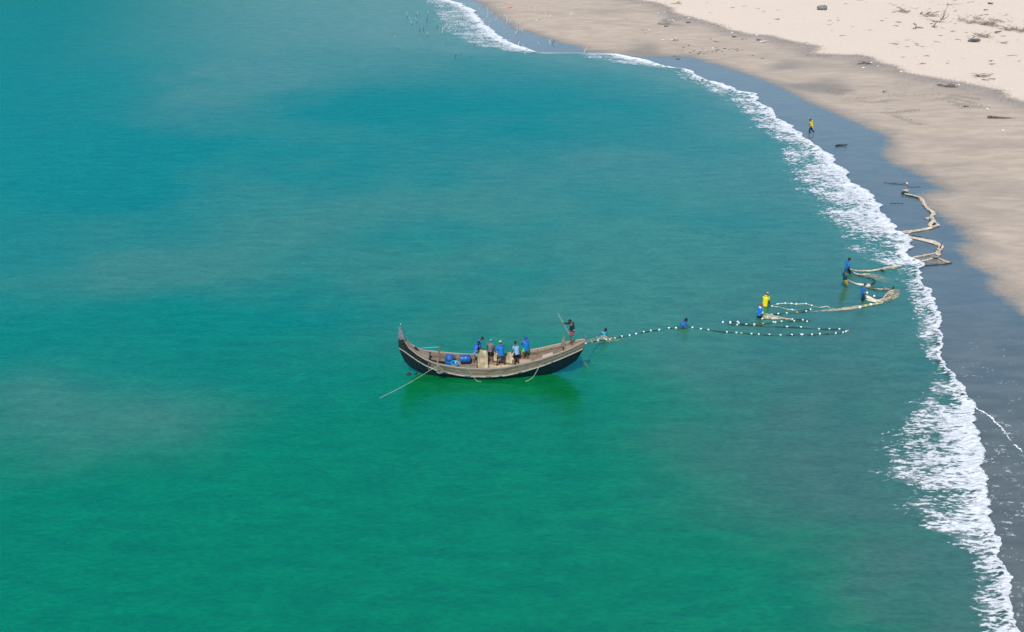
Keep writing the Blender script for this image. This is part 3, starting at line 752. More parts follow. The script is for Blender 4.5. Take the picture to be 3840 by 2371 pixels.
# things in and on the boat
def drum(name, label, cat, loc, r, h, axis_dir, mats, rim=False):
    root = empty(name, loc, label, cat, 'blue plastic drums in the boat')
    z = Vector(axis_dir).normalized(); M = z.to_track_quat('Z', 'Y').to_matrix()
    def ring(rad, t, n=20): return [tuple(M @ Vector((rad * math.cos(2 * math.pi * k / n), rad * math.sin(2 * math.pi * k / n), t))) for k in range(n)]
    m = MB()
    prof = [(r * .86, 0), (r * .97, .02 * h), (r, .1 * h), (r, .30 * h), (r * 1.04, .33 * h), (r * 1.0, .36 * h), (r, .62 * h), (r * 1.04, .65 * h), (r, .68 * h), (r * .98, .93 * h)]
    if rim:
        m.rings([ring(a, b) for a, b in prof] + [ring(r * .98, h), ring(r * .84, h), ring(r * .80, .55 * h)], caps=(True, True)); m.build('shell', mats[0], root, True)
        m = MB(); pts = ring(r * .93, h + .005, 20); pts.append(pts[0]); m.tube(pts, .026, 6, caps=False); m.build('rim', mats[1], root, True)
        m = MB(); m.rings([ring(r * .79, .56 * h), ring(r * .79, .6 * h)]); m.build('contents', mats[2], root)
    else:
        m.rings([ring(a, b) for a, b in prof] + [ring(r * .9, h)]); m.build('shell', mats[0], root, True)
        m = MB(); m.rings([ring(r * .82, h + .002), ring(r * .82, h + .014)]); m.build('lid', mats[0], root)
        for a in (.42, -.42):
            c = M @ Vector((r * a, r * .2, h + .014)); m = MB(); m.tube([c, c + M @ Vector((0, 0, .03))], .04, 8); m.build('bung', mats[1], root)
    return root
drum('barrel', 'blue barrel tilted against the far planks, left of the two big barrels', 'barrel', Bw(-2.72, .05, .44), .27, .74, (.12, .30, .95), [M_drum, M_drum])
drum('barrel', 'wide blue barrel lying on its side against the far planks, nearer the fishermen', 'barrel', Bw(-2.02, .48, .72), .27, .60, (1.0, .06, .04), [M_drum, M_drum])
drum('tub', 'open blue tub with a bright cyan rim at the near gunwale', 'tub', Bw(-2.36, -.40, .46), .25, .52, (.10, -.12, 1), [M_drum, M_cyan, M_dark], True)
o = MB(); o.tube([Bw(-4.34, .42, 1.52), Bw(-3.9, .56, 1.46), Bw(-3.27, .76, 1.40)], [.032, .04, .034], 8)
props(o.build('pole', M_cyan), 'cyan painted pole resting between foredeck and far mooring post', 'pole')
# steering oar: one straight shaft from the poler's hands down behind the stern into the water
oar = empty('steering_oar', Bw(5.75, .93, 0), 'long bamboo steering oar held by the man on the stern', 'oar')
oa, ob = Vector((3.88 - 5.75, .23 - .93, 3.98)), Vector((.12, .06, -.3))
m = MB(); m.tube([oa, oa.lerp(ob, .5), ob], [.012, .022, .026], 8); m.build('shaft', M_bamboo, oar, True)
q = oa.lerp(ob, .93); m = MB(); m.box(q, (.02, .08, .30), M=(ob - oa).to_track_quat('Z', 'Y').to_matrix()); m.build('blade', M_bamboo, oar)
# mooring line and hanging ropes
e = P(1419, 1494)
pts = [Bw(-3.40, -.80, .95) * (1 - t) + np.array((e[0], e[1], -.02)) * t + np.array((0, 0, -.10 * math.sin(math.pi * t))) for t in np.linspace(0, 1, 12)]
m = MB(); m.tube(pts, .0085, 6); props(m.build('mooring_line', M_rope), 'pale mooring line running from the bow post down into the sea', 'rope')
m = MB()
for k in range(5):
    a = k * 1.3; c = Bw(-3.30 + .03 * k, -.82 - .02 * k, .86 - .05 * k)
    ring = [c + np.array((.15 * math.cos(w) * (1 + .1 * k % 2), -.03 * math.sin(w + a), .17 * math.sin(w))) for w in np.linspace(0, 2 * math.pi, 15)]
    m.tube(ring, .02, 5)
props(m.build('rope_coil', M_drift), 'brown rope coil hung over the near mooring post', 'rope')
m = MB(); m.tube(smooth_line([Bw(-3.22, -.72, 1.06), Bw(-2.9, -.55, .9), Bw(-2.6, -.62, .78), Bw(-2.2, -.80, .86), Bw(-2.0, -.84, .92)], 20), .016, 5)
props(m.build('rope', M_rope), 'pale slack rope lying in front of the blue barrels', 'rope')
for a, lab in (((Bz(965), -.93, .84, Bz(1010), -.92, .5, Bz(1065), -.92, .04, Bz(1120), -1.05, .0), 'pale rope hanging over the near side amidships below the net'),
               ((Bz(1790), -.74, 1.08, Bz(1765), -.78, .78, Bz(1700), -.82, .16, Bz(1620), -1.0, 0.0), 'pale rope hanging over the near side towards the stern')):
    m = MB(); m.tube(smooth_line([Bw(*a[i:i + 3]) for i in (0, 3, 6, 9)], 16), .012, 6); props(m.build('hanging_rope', M_rope), lab, 'rope', 'ropes over the boat side')
for (px, py), r, lab in (((1535, 1404), (.17, .10, .10), 'dark lump awash off the bow, farther from the hull'), ((1561, 1403), (.10, .08, .07), 'small dark lump awash next to the bow')):
    m = MB(); p = P(px, py)
    m.ball(p + np.array((0, 0, .02)), r, fn=lambda d, q: q * (1 + .25 * math.sin(5 * d.x + 3 * d.z)))
    if px > 1550: m.tube([p, p + np.array((.03, .05, .35))], .012, 5)
    props(m.build('float_lump', M_black, None, True), lab, 'float', 'dark lumps by the bow')

# ------------------------------------------------------------------ nets
def net_sheet(A, Bq, n=28, m=9, wrinkle=.06, name='net', mat=None, parent=None, thick=None, fade=(0, 0), amp_dir=(0, -.4, 1), seed=0.0, edge=True, pleat=0.0):
    A, Bq = smooth_line(A, n), smooth_line(Bq, n); rows = []; cov = []
    for j in range(m):
        s = j / (m - 1); row = A * (1 - s) + Bq * s
        u = np.linspace(0, 1, n)
        w = fbm(u * n * .35 + seed, np.full(n, s * 2.2 + seed), 3) * wrinkle * (math.sin(math.pi * s) * .8 + .2)
        w = w + pleat * np.sin(u * 42 + 5 * vnoise(u * 6 + seed, u * 0 + s * .8)) * (.3 + .7 * s)
        row = row + w[:, None] * np.array(amp_dir)[None]
        rows.append(row)
        e = np.clip(np.minimum(u / max(fade[0], 1e-3), (1 - u) / max(fade[1], 1e-3)), 0, 1)
        e = e * (1 if not edge else min(1, .35 + 2.2 * min(s, 1 - s) + (.8 if j in (0, m - 1) else 0)))
        cov.append(e)
    co = np.array(rows).reshape(-1, 3); i = np.arange(n * m).reshape(m, n)
    f = np.stack([i[:-1, :-1], i[:-1, 1:], i[1:, 1:], i[1:, :-1]], -1).reshape(-1, 4)
    return link_mesh(name, raw_mesh(name, co, f, {'cover': np.array(cov).ravel()}), parent, [mat])
def bundle(pts, r, mat, name, parent=None, n=60, seed=0.0, strands=5):
    g = smooth_line(pts, n); u = np.arange(n); m = MB()
    d = np.gradient(g, axis=0); nrm = np.stack([-d[:, 1], d[:, 0]], 1); nrm /= np.linalg.norm(nrm, axis=1)[:, None] + 1e-9
    for k in range(strands):
        o = r * (-.75 + 1.5 * k / max(1, strands - 1)) + .40 * r * vnoise(u * .10 + seed + 7 * k, u * 0 + 3.1 * k)
        q = g.copy(); q[:, :2] += nrm * o[:, None]; q[:, 2] += r * .30 * vnoise(u * .2 + seed, u * 0 + 2.3 * k) + r * .25 * math.cos(1.57 * (k / max(1, strands - 1) * 2 - 1)) - .3 * r
        rr = r * .40 * (1 + .5 * vnoise(u * .25 + seed + k, u * 0 + 5 + k) + .18 * vnoise(u * 1.1 + k, u * 0 + 1.5))
        m.tube(q, list(np.maximum(rr, r * .1)), 6, flat=.75)
    return m.build(name, mat, parent, False)
def lumpy_tube(pts, r, mat, name, parent=None, n=60, var=.45, seed=0.0, flat=.7, k=8):
    g = smooth_line(pts, n); u = np.arange(n)
    rr = r * (1 + var * vnoise(u * .45 + seed, u * 0 + 5) + .25 * vnoise(u * 1.3 + seed, u * 0 + 1.5))
    g = g + np.stack([.3 * r * vnoise(u * .6 + seed, u * 0 + 2), .3 * r * vnoise(u * .6, u * 0 + 7 + seed), 0 * u], 1)
    m = MB(); m.tube(g, list(np.maximum(rr, r * .25)), k, flat=flat); return m.build(name, mat, parent, True)

# net being handled in the boat
bn = empty('fishing_net', Bw(.1, .2, .43), 'tan fishing net held up and heaped amidships in the boat', 'fishing net')
loc = lambda X, d, z: np.array((X - .1, d - .2, z - .43))
o = net_sheet([loc(-.98, .48, 1.36), loc(-.80, .56, 1.33), loc(-.55, .62, 1.26), loc(-.36, .68, 1.20)],
              [loc(-.96, .0, .52), loc(-.86, -.34, .46), loc(-.55, -.46, .46), loc(-.30, -.30, .48)], 60, 16, .12, 'hanging_net', M_net, bn, seed=3, pleat=.035)
o = net_sheet([loc(.0, .80, 1.20), loc(.12, .80, 1.16), loc(.45, .80, .98), loc(.85, .78, 1.0), loc(1.15, .74, 1.02), loc(1.38, .62, 1.02)],
              [loc(.0, .62, .50), loc(.3, .58, .48), loc(.6, .50, .48), loc(.9, .40, .48), loc(1.15, .30, .48), loc(1.34, .24, .50)], 70, 16, .14, 'hanging_net', M_net, bn, seed=11, pleat=.03)
rows = []
for i in range(26):
    u = i / 25; row = []
    for j in range(12):
        s = j / 11; X = -.35 + 1.75 * u; d = -.64 + .95 * s
        e = min(1, 5 * min(u, 1 - u)) * min(1, 4 * min(s, 1 - s))
        z = .43 + e * (.07 + .13 * float(fbm(np.array([X * 2.2]), np.array([d * 2.6]), 4)[0])); row.append(loc(X, d, z))
    rows.append(row)
m = MB(); m.grid(rows); m.build('net_heap', M_net_pink, bn, True)
lumpy_tube([loc(-1.0, .05, .52), loc(-.85, -.3, .50), loc(-.55, -.52, .52), loc(-.2, -.45, .50)], .05, M_rope_dk, 'weighted_foot_rope', bn, 30)
lumpy_tube([loc(-.98, .48, 1.37), loc(-.7, .60, 1.36), loc(-.35, .70, 1.22), loc(-.1, .76, 1.18)], .024, M_rope_dk, 'head_rope', bn, 24)

class Line:
    """a float line: rope (a part) and every float on it (parts)"""
    def __init__(s, base, label): s.o = np.array(base); s.root = empty('float_line', base, label, 'float line', 'float lines of the drawn net')
    def rope(s, pts, r=.032, dark=True, seed=0.0):
        g = np.array(pts) - s.o; n = max(20, int(np.linalg.norm(np.diff(g, axis=0), axis=1).sum() / .16))
        g = smooth_line(g, n); u = np.arange(n)
        q = vnoise(u * .33 + seed, u * 0 + 4.0)
        rr = np.where(q > -.12, r * (1 + .5 * vnoise(u * .9 + seed, u * 0)), r * .35)
        m = MB(); m.tube(g, list(np.maximum(rr, .008)), 6, flat=.8); m.build('rope', M_rope_dk if dark else M_rope, s.root, True)
    def float(s, p, mat=None, r=.052):
        rot = Matrix.Rotation(random.uniform(0, 3), 3, 'Z')
        key = 'float_mesh_' + (mat or M_white).name
        me = bpy.data.meshes.get(key)
        if me is None:
            b = MB(); b.rings([[(rad * math.cos(k * math.pi / 5), rad * math.sin(k * math.pi / 5), z) for k in range(10)] for rad, z in ((.035, -.085), (.07, -.07), (.08, -.03), (.08, .03), (.07, .07), (.035, .085))])
            me = b.mesh(key, True); me.name = key; me.materials.append(mat or M_white)
        o = bpy.data.objects.new('float', me); COL.objects.link(o); o.parent = s.root
        o.location = [float(c) for c in (p - s.o)]; k = r / .078; o.scale = (k, k, k * random.uniform(.95, 1.25))
        o.rotation_euler = (R(random.uniform(55, 110)), random.uniform(-.3, .3), random.uniform(0, 3.1))
W = lambda pts, z=.03: [P(x, y, z) for x, y in pts]
# line 1: stern -> first wader -> second wader -> long loop back
st_pts = [P(*ZC((165, 665))[0], 1.72), P(*ZC((240, 648))[0], 1.35), P(*ZC((303, 634))[0], 1.0), P(*ZC((417, 600))[0], .55), P(*ZC((575, 585))[0], .15), P(*ZC((643, 577))[0], .04)]
l1b = ZC((745, 558), (877, 522), (1025, 502), (1150, 470), (1295, 440), (1430, 415), (1594, 395), (1778, 364), (1913, 358))
lift = [P(*ZC((2000, 337))[0], .22), P(*ZC((2080, 331))[0], .26), P(*ZC((2150, 345))[0], .14)]
l1c = ZC((2227, 352), (2390, 380)) + Z4((478, 689), (568, 699), (680, 716), (792, 729), (907, 737), (968, 741), (1090, 749), (1178, 756), (1307, 763), (1440, 767), (1578, 762), (1700, 759),
      (1821, 757), (1916, 751), (2010, 748), (2108, 742), (2196, 732), (2240, 720), (2252, 710), (2215, 700), (2152, 693), (2030, 692), (1904, 690), (1800, 682), (1687, 675), (1519, 666), (1335, 663), (1290, 663))
L1 = Line(P(2560, 1224), 'long float line from the boat stern past two waders, looping back near the foam')
L1.rope(st_pts + W(l1b) + lift + W(l1c), .034, True, 2)
f_st = [ZC((182, 655))[0], ZC((417, 598))[0], ZC((575, 583))[0], ZC((643, 575))[0]]
L1.float(P(*f_st[0], 1.64)); L1.float(P(*ZC((303, 632))[0], 1.0), M_orange); L1.float(P(*f_st[1], .56)); L1.float(P(*f_st[2], .16)); L1.float(P(*f_st[3], .07))
for p in ZC((877, 517), (1025, 498), (1150, 468), (1295, 433), (1430, 408), (1594, 391), (1778, 357), (1913, 356), (2227, 348), (2390, 374)): L1.float(P(*p, .05))
L1.float(P(*ZC((745, 553))[0], .05), M_yellowf)
for p in Z4((478, 687), (568, 697), (792, 726), (907, 733), (1090, 746), (1178, 752), (1307, 757), (1440, 762), (1578, 758), (1690, 755), (1708, 755), (1821, 755), (1916, 748), (2108, 739), (2196, 730), (2229, 719),
            (2152, 690), (2030, 687), (1904, 688), (1687, 668), (1519, 661)): L1.float(P(*p, .05))
L1.float(P(*Z4((968, 740))[0], .05), M_orange); L1.float(P(*Z4((2253, 711))[0], .05), M_orange)
# line 2: the zigzag in front of the red-capped wader
L2 = Line(P(*Z4((1200, 640))[0]), 'float line folded in zigzags below the red capped wader')
L2.rope(W(Z4((1290, 664), (1225, 655), (1121, 642), (1027, 634), (932, 620), (880, 603), (833, 606), (785, 611))), .03, True, 5)
L2.rope(W(Z4((805, 628), (860, 640), (916, 640), (1020, 643), (1121, 648), (1225, 655))), .03, True, 6)
L2.rope(W(Z4((1225, 632), (1290, 622), (1365, 612), (1453, 606), (1530, 602), (1605, 596), (1700, 600), (1762, 600), (1810, 592), (1780, 584), (1710, 578), (1620, 574), (1583, 573), (1509, 573), (1345, 566), (1220, 568))), .034, True, 9)
for p in Z4((743, 610), (743, 603), (833, 605), (833, 618), (922, 601), (935, 617), (916, 637), (1027, 632), (1124, 633), (1355, 607), (1380, 608), (1453, 597), (1605, 592), (1762, 597), (1710, 580), (1583, 571), (1345, 562), (1220, 565)): L2.float(P(*p, .05))
for p in Z4((1230, 625), (1509, 570), (1121, 646)): L2.float(P(*p, .05), M_orange)
# line 3: beyond the red-capped wader
L3 = Line(P(*Z4((1600, 480))[0]), 'pale float line looping right of the yellow coated wader')
L3.rope(W(Z4((1320, 512), (1413, 510), (1516, 502), (1642, 493), (1750, 478), (1802, 460), (1780, 450), (1720, 460), (1650, 467))), .034, True, 12)
L3.rope(W(Z4((1650, 462), (1580, 460), (1480, 443), (1430, 424), (1338, 415), (1390, 390), (1497, 380), (1573, 384), (1630, 390), (1748, 385), (1818, 406), (1900, 428), (1960, 424), (2000, 416), (2050, 445))), .036, False, 20)
for p in Z4((1413, 506), (1516, 497), (1750, 474), (1802, 455), (1580, 455), (1338, 413), (1405, 388), (1497, 377), (1573, 382), (1630, 388), (1748, 383), (1818, 405)): L3.float(P(*p, .05))
for p in Z4((1335, 510), (1642, 488), (1480, 441)): L3.float(P(*p, .05), M_orange)

def net_thing(label, base): return empty('fishing_net', base, label, 'fishing net', 'lengths of the drawn net')
def rel(pts, o): return [np.array(p) - o for p in pts]
# sheet at the stern, lifted by the cyan shirted wader
o0 = P(2260, 1262); T = net_thing('grey green net sheet stretched from the boat stern to the cyan shirted wader', o0)
net_sheet(rel([P(*ZC((168, 582))[0], 1.95), P(*ZC((260, 561))[0], 1.4), P(*ZC((380, 532))[0], .85), P(*ZC((480, 512))[0], .42), P(*ZC((545, 507))[0], .42), P(*ZC((610, 538))[0], .22), P(*ZC((690, 562))[0], .04)], o0),
          rel(st_pts + [P(*ZC((690, 575))[0], .03)], o0), 34, 10, .07, 'net_sheet', M_net_thin, T, seed=1)
lumpy_tube(rel([P(*ZC((480, 513))[0], .43), P(*ZC((545, 508))[0], .44), P(*ZC((610, 540))[0], .24), P(*ZC((690, 562))[0], .06)], o0), .035, M_net_pale, 'net_fold', T, 24)
o0 = P(*ZC((650, 610))[0]); T = net_thing('faint yellowish net sinking under the first floats by the stern', o0)
net_sheet(rel(W(ZC((400, 610), (575, 595), (745, 570), (900, 545)), .02), o0), rel(W(ZC((380, 652), (560, 632), (745, 612), (930, 585)), .02), o0), 26, 8, .02, 'net_sheet', M_net_faint, T, fade=(.2, .4), seed=4)
# at wader two
o0 = P(2560, 1224); T = net_thing('small pale net fold lifted by the second wader from the boat', o0)
net_sheet(rel([P(*ZC((1935, 355))[0], .04), P(*ZC((2010, 334))[0], .22), P(*ZC((2080, 330))[0], .25), P(*ZC((2150, 352))[0], .05)], o0), rel(W(ZC((1935, 362), (2000, 352), (2080, 350), (2150, 358)), .03), o0), 20, 6, .03, 'net_sheet', M_net_pale, T, seed=6)
# red cap
o0 = P(2850, 1196); T = net_thing('tan net wedge pulled taut by the red capped wader', o0)
net_sheet(rel([P(*Z4((1203, 503))[0], .42), P(*Z4((1300, 515))[0], .30), P(*Z4((1400, 540))[0], .14), P(*Z4((1500, 563))[0], .05), P(*Z4((1640, 572))[0], .02)], o0), rel(W(Z4((1205, 562), (1300, 570), (1400, 572), (1500, 575), (1640, 580)), .03), o0), 26, 9, .05, 'net_sheet', M_net_thin, T, seed=8)
lumpy_tube(rel([P(*Z4((1203, 503))[0], .43), P(*Z4((1300, 514))[0], .31), P(*Z4((1400, 538))[0], .15), P(*Z4((1500, 562))[0], .05), P(*Z4((1580, 568))[0], .02)], o0), .03, M_rope, 'net_edge', T, 30)
# long band to the shore
o0 = P(3240, 1150); T = net_thing('long tan band of net lying on the shallows towards the surf', o0)
net_sheet(rel(W(Z4((1700, 470), (1850, 470), (2050, 448), (2250, 430), (2400, 405)) + Z5((300, 960), (600, 915), (850, 878), (945, 850)), .03), o0), rel(W(Z4((1700, 485), (1850, 480), (2050, 475), (2250, 462), (2400, 440)) + Z5((300, 990), (560, 955), (750, 918), (950, 892)), .03), o0), 60, 7, .05, 'net_sheet', M_net_thin, T, fade=(.25, .0), seed=14)
lumpy_tube(rel(W(Z5((170, 975), (300, 985), (560, 955), (750, 915), (940, 885)), .05), o0), .035, M_net_pale, 'net_fold', T, 50)
Lb = [Z5((677, 925))[0], Z5((850, 890))[0], Z5((757, 906))[0], Z5((590, 950))[0]]
for i, p in enumerate(Lb):
    fo = bpy.data.objects.new('float', bpy.data.meshes['float_mesh_white_foam_float'] if i > 1 else None)
    if i <= 1:
        b = MB(); b.rings([[(rad * math.cos(k * math.pi / 5), rad * math.sin(k * math.pi / 5), z) for k in range(10)] for rad, z in ((.035, -.085), (.07, -.07), (.08, -.03), (.08, .03), (.07, .07), (.035, .085))])
        fo = b.build('float', M_yellowf, None, True)
    else: COL.objects.link(fo)
    fo.parent = T; fo.location = [float(c) for c in P(*p, .07) - o0]; fo.rotation_euler = (1.4, 0, .4 * i)
# mound in the shallows
o0 = P(*Z5((1060, 800))[0]); T = net_thing('orange tan net mound heaped in the shallows before the surf', o0)
rows = []
cA, cB = smooth_line(W(Z5((940, 812), (1000, 742), (1075, 700), (1190, 690), (1230, 712)), .0), 22), smooth_line(W(Z5((950, 872), (1030, 862), (1110, 842), (1180, 800), (1235, 722)), .0), 22)
gr = []
for j in range(10):
    s = j / 9; row = cA * (1 - s) + cB * s
    row[:, 2] += .03 + .22 * math.sin(math.pi * s) * np.sin(np.pi * np.linspace(0.05, .9, 22)) + .05 * fbm(np.linspace(0, 5, 22), np.full(22, s * 3), 3)
    gr.append(row - o0)
cov = np.array([[min(1, .4 + 2.5 * min(j / 9, 1 - j / 9)) * (1 - .75 * (i / 21) ** 2) for i in range(22)] for j in range(10)])
i_ = np.arange(220).reshape(10, 22)
link_mesh('net_mound', raw_mesh('net_mound', np.array(gr).reshape(-1, 3), np.stack([i_[:-1, :-1], i_[:-1, 1:], i_[1:, 1:], i_[1:, :-1]], -1).reshape(-1, 4), {'cover': cov.ravel()}), T, [net_mat('mound_net', (.56, .43, .27), .95)])
lumpy_tube(rel(W(Z5((935, 870), (950, 815), (1000, 742), (1080, 692), (1190, 688)), .06), o0), .04, M_net_pale, 'net_fold', T, 34)
# wader with lime cuffs
o0 = P(3240, 1120); T = net_thing('pale net hanging from the hands of the lime sleeved wader', o0)
net_sheet(rel([P(*Z5((672, 738))[0], .52), P(*Z5((745, 782))[0], .22), P(*Z5((850, 832))[0], .05), P(*Z5((935, 812))[0], .04)], o0), rel([P(*Z5((672, 795))[0], .16), P(*Z5((700, 842))[0], .05), P(*Z5((780, 864))[0], .03), P(*Z5((940, 866))[0], .03)], o0), 26, 10, .10, 'net_sheet', M_net_pale, T, seed=21)
lumpy_tube(rel([P(*Z5((675, 737))[0], .54), P(*Z5((760, 768))[0], .3), P(*Z5((850, 792))[0], .1), P(*Z5((930, 805))[0], .03)], o0), .02, M_rope_dk, 'head_rope', T, 24)
for q, z in (((700, 727), .5), ((808, 778), .2), ((820, 862), .06), ((710, 800), .25)):
    fo = bpy.data.objects.new('float', bpy.data.meshes['float_mesh_white_foam_float']); COL.objects.link(fo); fo.parent = T
    fo.location = [float(c) for c in P(*Z5(q)[0], z) - o0]; fo.rotation_euler = (1.3, .2, z * 6); fo.scale = (.85,) * 3
# dark teal wader
o0 = P(3200, 1068); T = net_thing('tan net trailing from the leaning wader in mustard shorts', o0)
net_sheet(rel([P(*Z5((392, 520))[0], .62), P(*Z5((445, 535))[0], .45), P(*Z5((520, 573))[0], .2), P(*Z5((640, 588))[0], .08), P(*Z5((745, 590))[0], .04)], o0), rel([P(*Z5((395, 532))[0], .55), P(*Z5((450, 560))[0], .3), P(*Z5((560, 604))[0], .08), P(*Z5((680, 632))[0], .03), P(*Z5((760, 630))[0], .03)], o0), 30, 8, .06, 'net_sheet', M_net_pale, T, seed=25)
net_sheet(rel(W(Z5((680, 636), (800, 650), (930, 648), (1090, 640)), .03), o0), rel(W(Z5((690, 650), (850, 682), (980, 690), (1180, 690)), .03), o0), 30, 6, .04, 'net_sheet', M_net_thin, T, fade=(0, .3), seed=27)
lumpy_tube(rel(W(Z5((660, 630), (760, 645), (900, 650), (1010, 652), (1095, 655)), .05), o0), .03, M_rope_dk, 'head_rope', T, 44, .9)
lumpy_tube(rel(W(Z5((700, 652), (850, 680), (980, 684), (1090, 670)), .05), o0), .03, M_rope_dk, 'foot_rope', T, 44, .9, 5)
b = MB(); b.ball(P(*Z5((1102, 652))[0], .08) - o0, (.07, .06, .14)); b.build('knot', M_black, T, True)
# farthest blue wader: bundles and sheet up to the surf
o0 = P(3230, 1020); T = net_thing('bundled tan net dragged to the surf by the farthest blue wader', o0)
bundle(rel([P(*Z5((442, 362))[0], .55), P(*Z5((520, 380))[0], .3)] + W(Z5((640, 388), (760, 384), (850, 372), (990, 340), (1150, 317), (1215, 306)), .08), o0), .09 * .78, M_net_pale, 'net_bundle', T, 60 * 2)
bundle(rel([P(*Z5((445, 368))[0], .5), P(*Z5((490, 412))[0], .2)] + W(Z5((560, 440), (640, 445), (740, 440)), .06), o0), .08 * .78, M_net_pale, 'net_bundle', T, 40 * 2)
lumpy_tube(rel([P(*Z5((445, 375))[0], .45), P(*Z5((480, 420))[0], .1)] + W(Z5((540, 452), (620, 470), (720, 495), (790, 520), (825, 550), (800, 575), (755, 602)), .05), o0), .035, M_rope_dk, 'foot_rope', T, 60, .9, 8)
net_sheet(rel(W(Z5((600, 425), (740, 430), (860, 445), (1000, 480), (1120, 520)), .03), o0), rel(W(Z5((560, 460), (700, 488), (800, 520), (930, 560), (1100, 600)), .03), o0), 34, 8, .04, 'net_sheet', M_net_faint, T, fade=(.05, .5), seed=31)
net_sheet(rel(W(Z5((860, 372), (990, 342), (1150, 318), (1215, 308)), .05), o0), rel(W(Z5((870, 382), (1000, 372), (1150, 350), (1230, 330)), .03), o0), 30, 5, .03, 'net_sheet', M_net_thin, T, fade=(.1, .2), seed=33)
b = MB(); b.tube(rel(W(Z5((905, 375), (940, 386), (968, 402)), .06), o0), [.03, .07, .02], 6); b.build('rag', M_black, T, True)
# on the wet sand
g_ = lambda z: (lambda *pts: [G(x, y) + np.array((0, 0, z)) for x, y in Z6(*pts)])
o0 = G(*Z6((950, 660))[0]); T = net_thing('bundled pale net snaking along the wet sand towards the surf', o0)
bundle(rel(g_(.12)((575, 335), (610, 352), (700, 372), (790, 402), (830, 440), (860, 500), (900, 550), (960, 590), (988, 622), (958, 660), (965, 700), (985, 740), (1045, 782), (1000, 802), (920, 830), (800, 857), (650, 877), (540, 888)), o0), .16 * .78, M_net_pale, 'net_bundle', T, 260)
lumpy_tube(rel(g_(.08)((590, 360), (700, 378), (775, 410)), o0), .07, M_rope_dk, 'foot_rope', T, 30)
lumpy_tube(rel(g_(.12)((985, 735), (950, 765), (925, 800)), o0), .14, M_net_pale, 'net_fold', T, 20, .5, 3)
net_sheet(rel(g_(.06)((850, 682), (900, 668), (960, 664)), o0), rel(g_(.04)((880, 690), (920, 702), (960, 700)), o0), 14, 6, .06, 'net_flap', M_net_pale, T, seed=41)
lumpy_tube(rel(g_(.14)((920, 705), (950, 730), (1000, 772), (1035, 785)), o0), .06, M_rope_dk, 'head_rope', T, 30)
b = MB(); b.ball(G(*Z6((585, 318))[0]) + np.array((0, 0, .16)) - o0, (.27, .2, .19), fn=lambda d, q: q * (1 + .3 * math.sin(4 * d.x + 2) * math.cos(5 * d.z))); b.build('net_lump', M_net_grey if False else M_white_rail, T, True)
b = MB(); b.ball(G(*Z6((570, 335))[0]) + np.array((0, 0, .12)) - o0, (.28, .2, .16)); b.build('rag', M_black, T, True)
lumpy_tube(rel(g_(.10)((520, 888), (560, 905), (600, 928), (640, 935)), o0), .11, M_snagwet, 'rag', T, 20)
o0 = G(*Z6((1060, 1080))[0]); T = net_thing('pale net looping over the wet sand with one fold in the foam', o0)
net_sheet(rel(g_(.08)((600, 930), (700, 950), (850, 972), (1000, 1005), (1065, 1040), (1098, 1080)), o0), rel(g_(.05)((610, 955), (700, 975), (850, 1010), (970, 1045), (1040, 1070), (1060, 1100)), o0), 44, 8, .12, 'net_sheet', M_net_pale, T, seed=44)
bundle(rel(g_(.11)((1040, 1050), (1085, 1070), (1095, 1095), (1080, 1120), (1045, 1155), (1050, 1195), (1030, 1210)), o0), .17 * .78, M_net_pale, 'net_bundle', T, 40 * 2)
bundle(rel(g_(.10)((1035, 1178), (950, 1195), (850, 1215), (700, 1245), (650, 1262)), o0), .09 * .78, M_net_pale, 'net_bundle', T, 50 * 2)
lumpy_tube(rel(g_(.08)((640, 932), (740, 945), (850, 968), (950, 995)), o0), .05, M_rope_dk, 'foot_rope', T, 50, .9)
for q in ((1090, 1085, 1075, 1130), (1020, 1160, 1050, 1172), (990, 1170, 1030, 1160)):
    lumpy_tube(rel(g_(.24)(q[:2], ((q[0] + q[2]) / 2, (q[1] + q[3]) / 2), q[2:]), o0), .04, M_black, 'tie', T, 8)
o0 = G(*Z6((960, 1290))[0]); T = net_thing('grey net triangle spread flat on the wet sand below the loops', o0)
net_sheet(rel(g_(.05)((660, 1262), (850, 1222), (1030, 1188)), o0), rel(g_(.04)((775, 1302), (900, 1275), (1010, 1240)), o0), 30, 8, .06, 'net_sheet', M_net_grey, T, seed=51)
net_sheet(rel(g_(.05)((775, 1306), (900, 1275), (1010, 1250), (1100, 1275), (1230, 1318)), o0), rel(g_(.03)((795, 1358), (900, 1350), (1000, 1342), (1120, 1332), (1240, 1322)), o0), 34, 8, .06, 'net_sheet', M_net_grey, T, seed=53)
lumpy_tube(rel(g_(.07)((775, 1304), (850, 1288), (930, 1265), (1000, 1245), (1040, 1225)), o0), .06, M_net_pale, 'net_fold', T, 36)
lumpy_tube(rel(g_(.07)((1060, 1258), (1110, 1278), (1160, 1300), (1215, 1315)), o0), .08, M_net_pink, 'net_fold', T, 30)
lumpy_tube(rel(g_(.05)((790, 1360), (900, 1352), (1000, 1345), (1120, 1334), (1245, 1318)), o0), .05, M_rope_dk, 'foot_rope', T, 50, .5)
for k in range(3): lumpy_tube(rel(g_(.10 + .03 * k)((960, 1235 + 10 * k), (1010, 1248 + 8 * k), (1055, 1240 + 8 * k)), o0), .045, M_drift_dk if k != 1 else M_net_pale, 'net_fold', T, 16, .5, k)

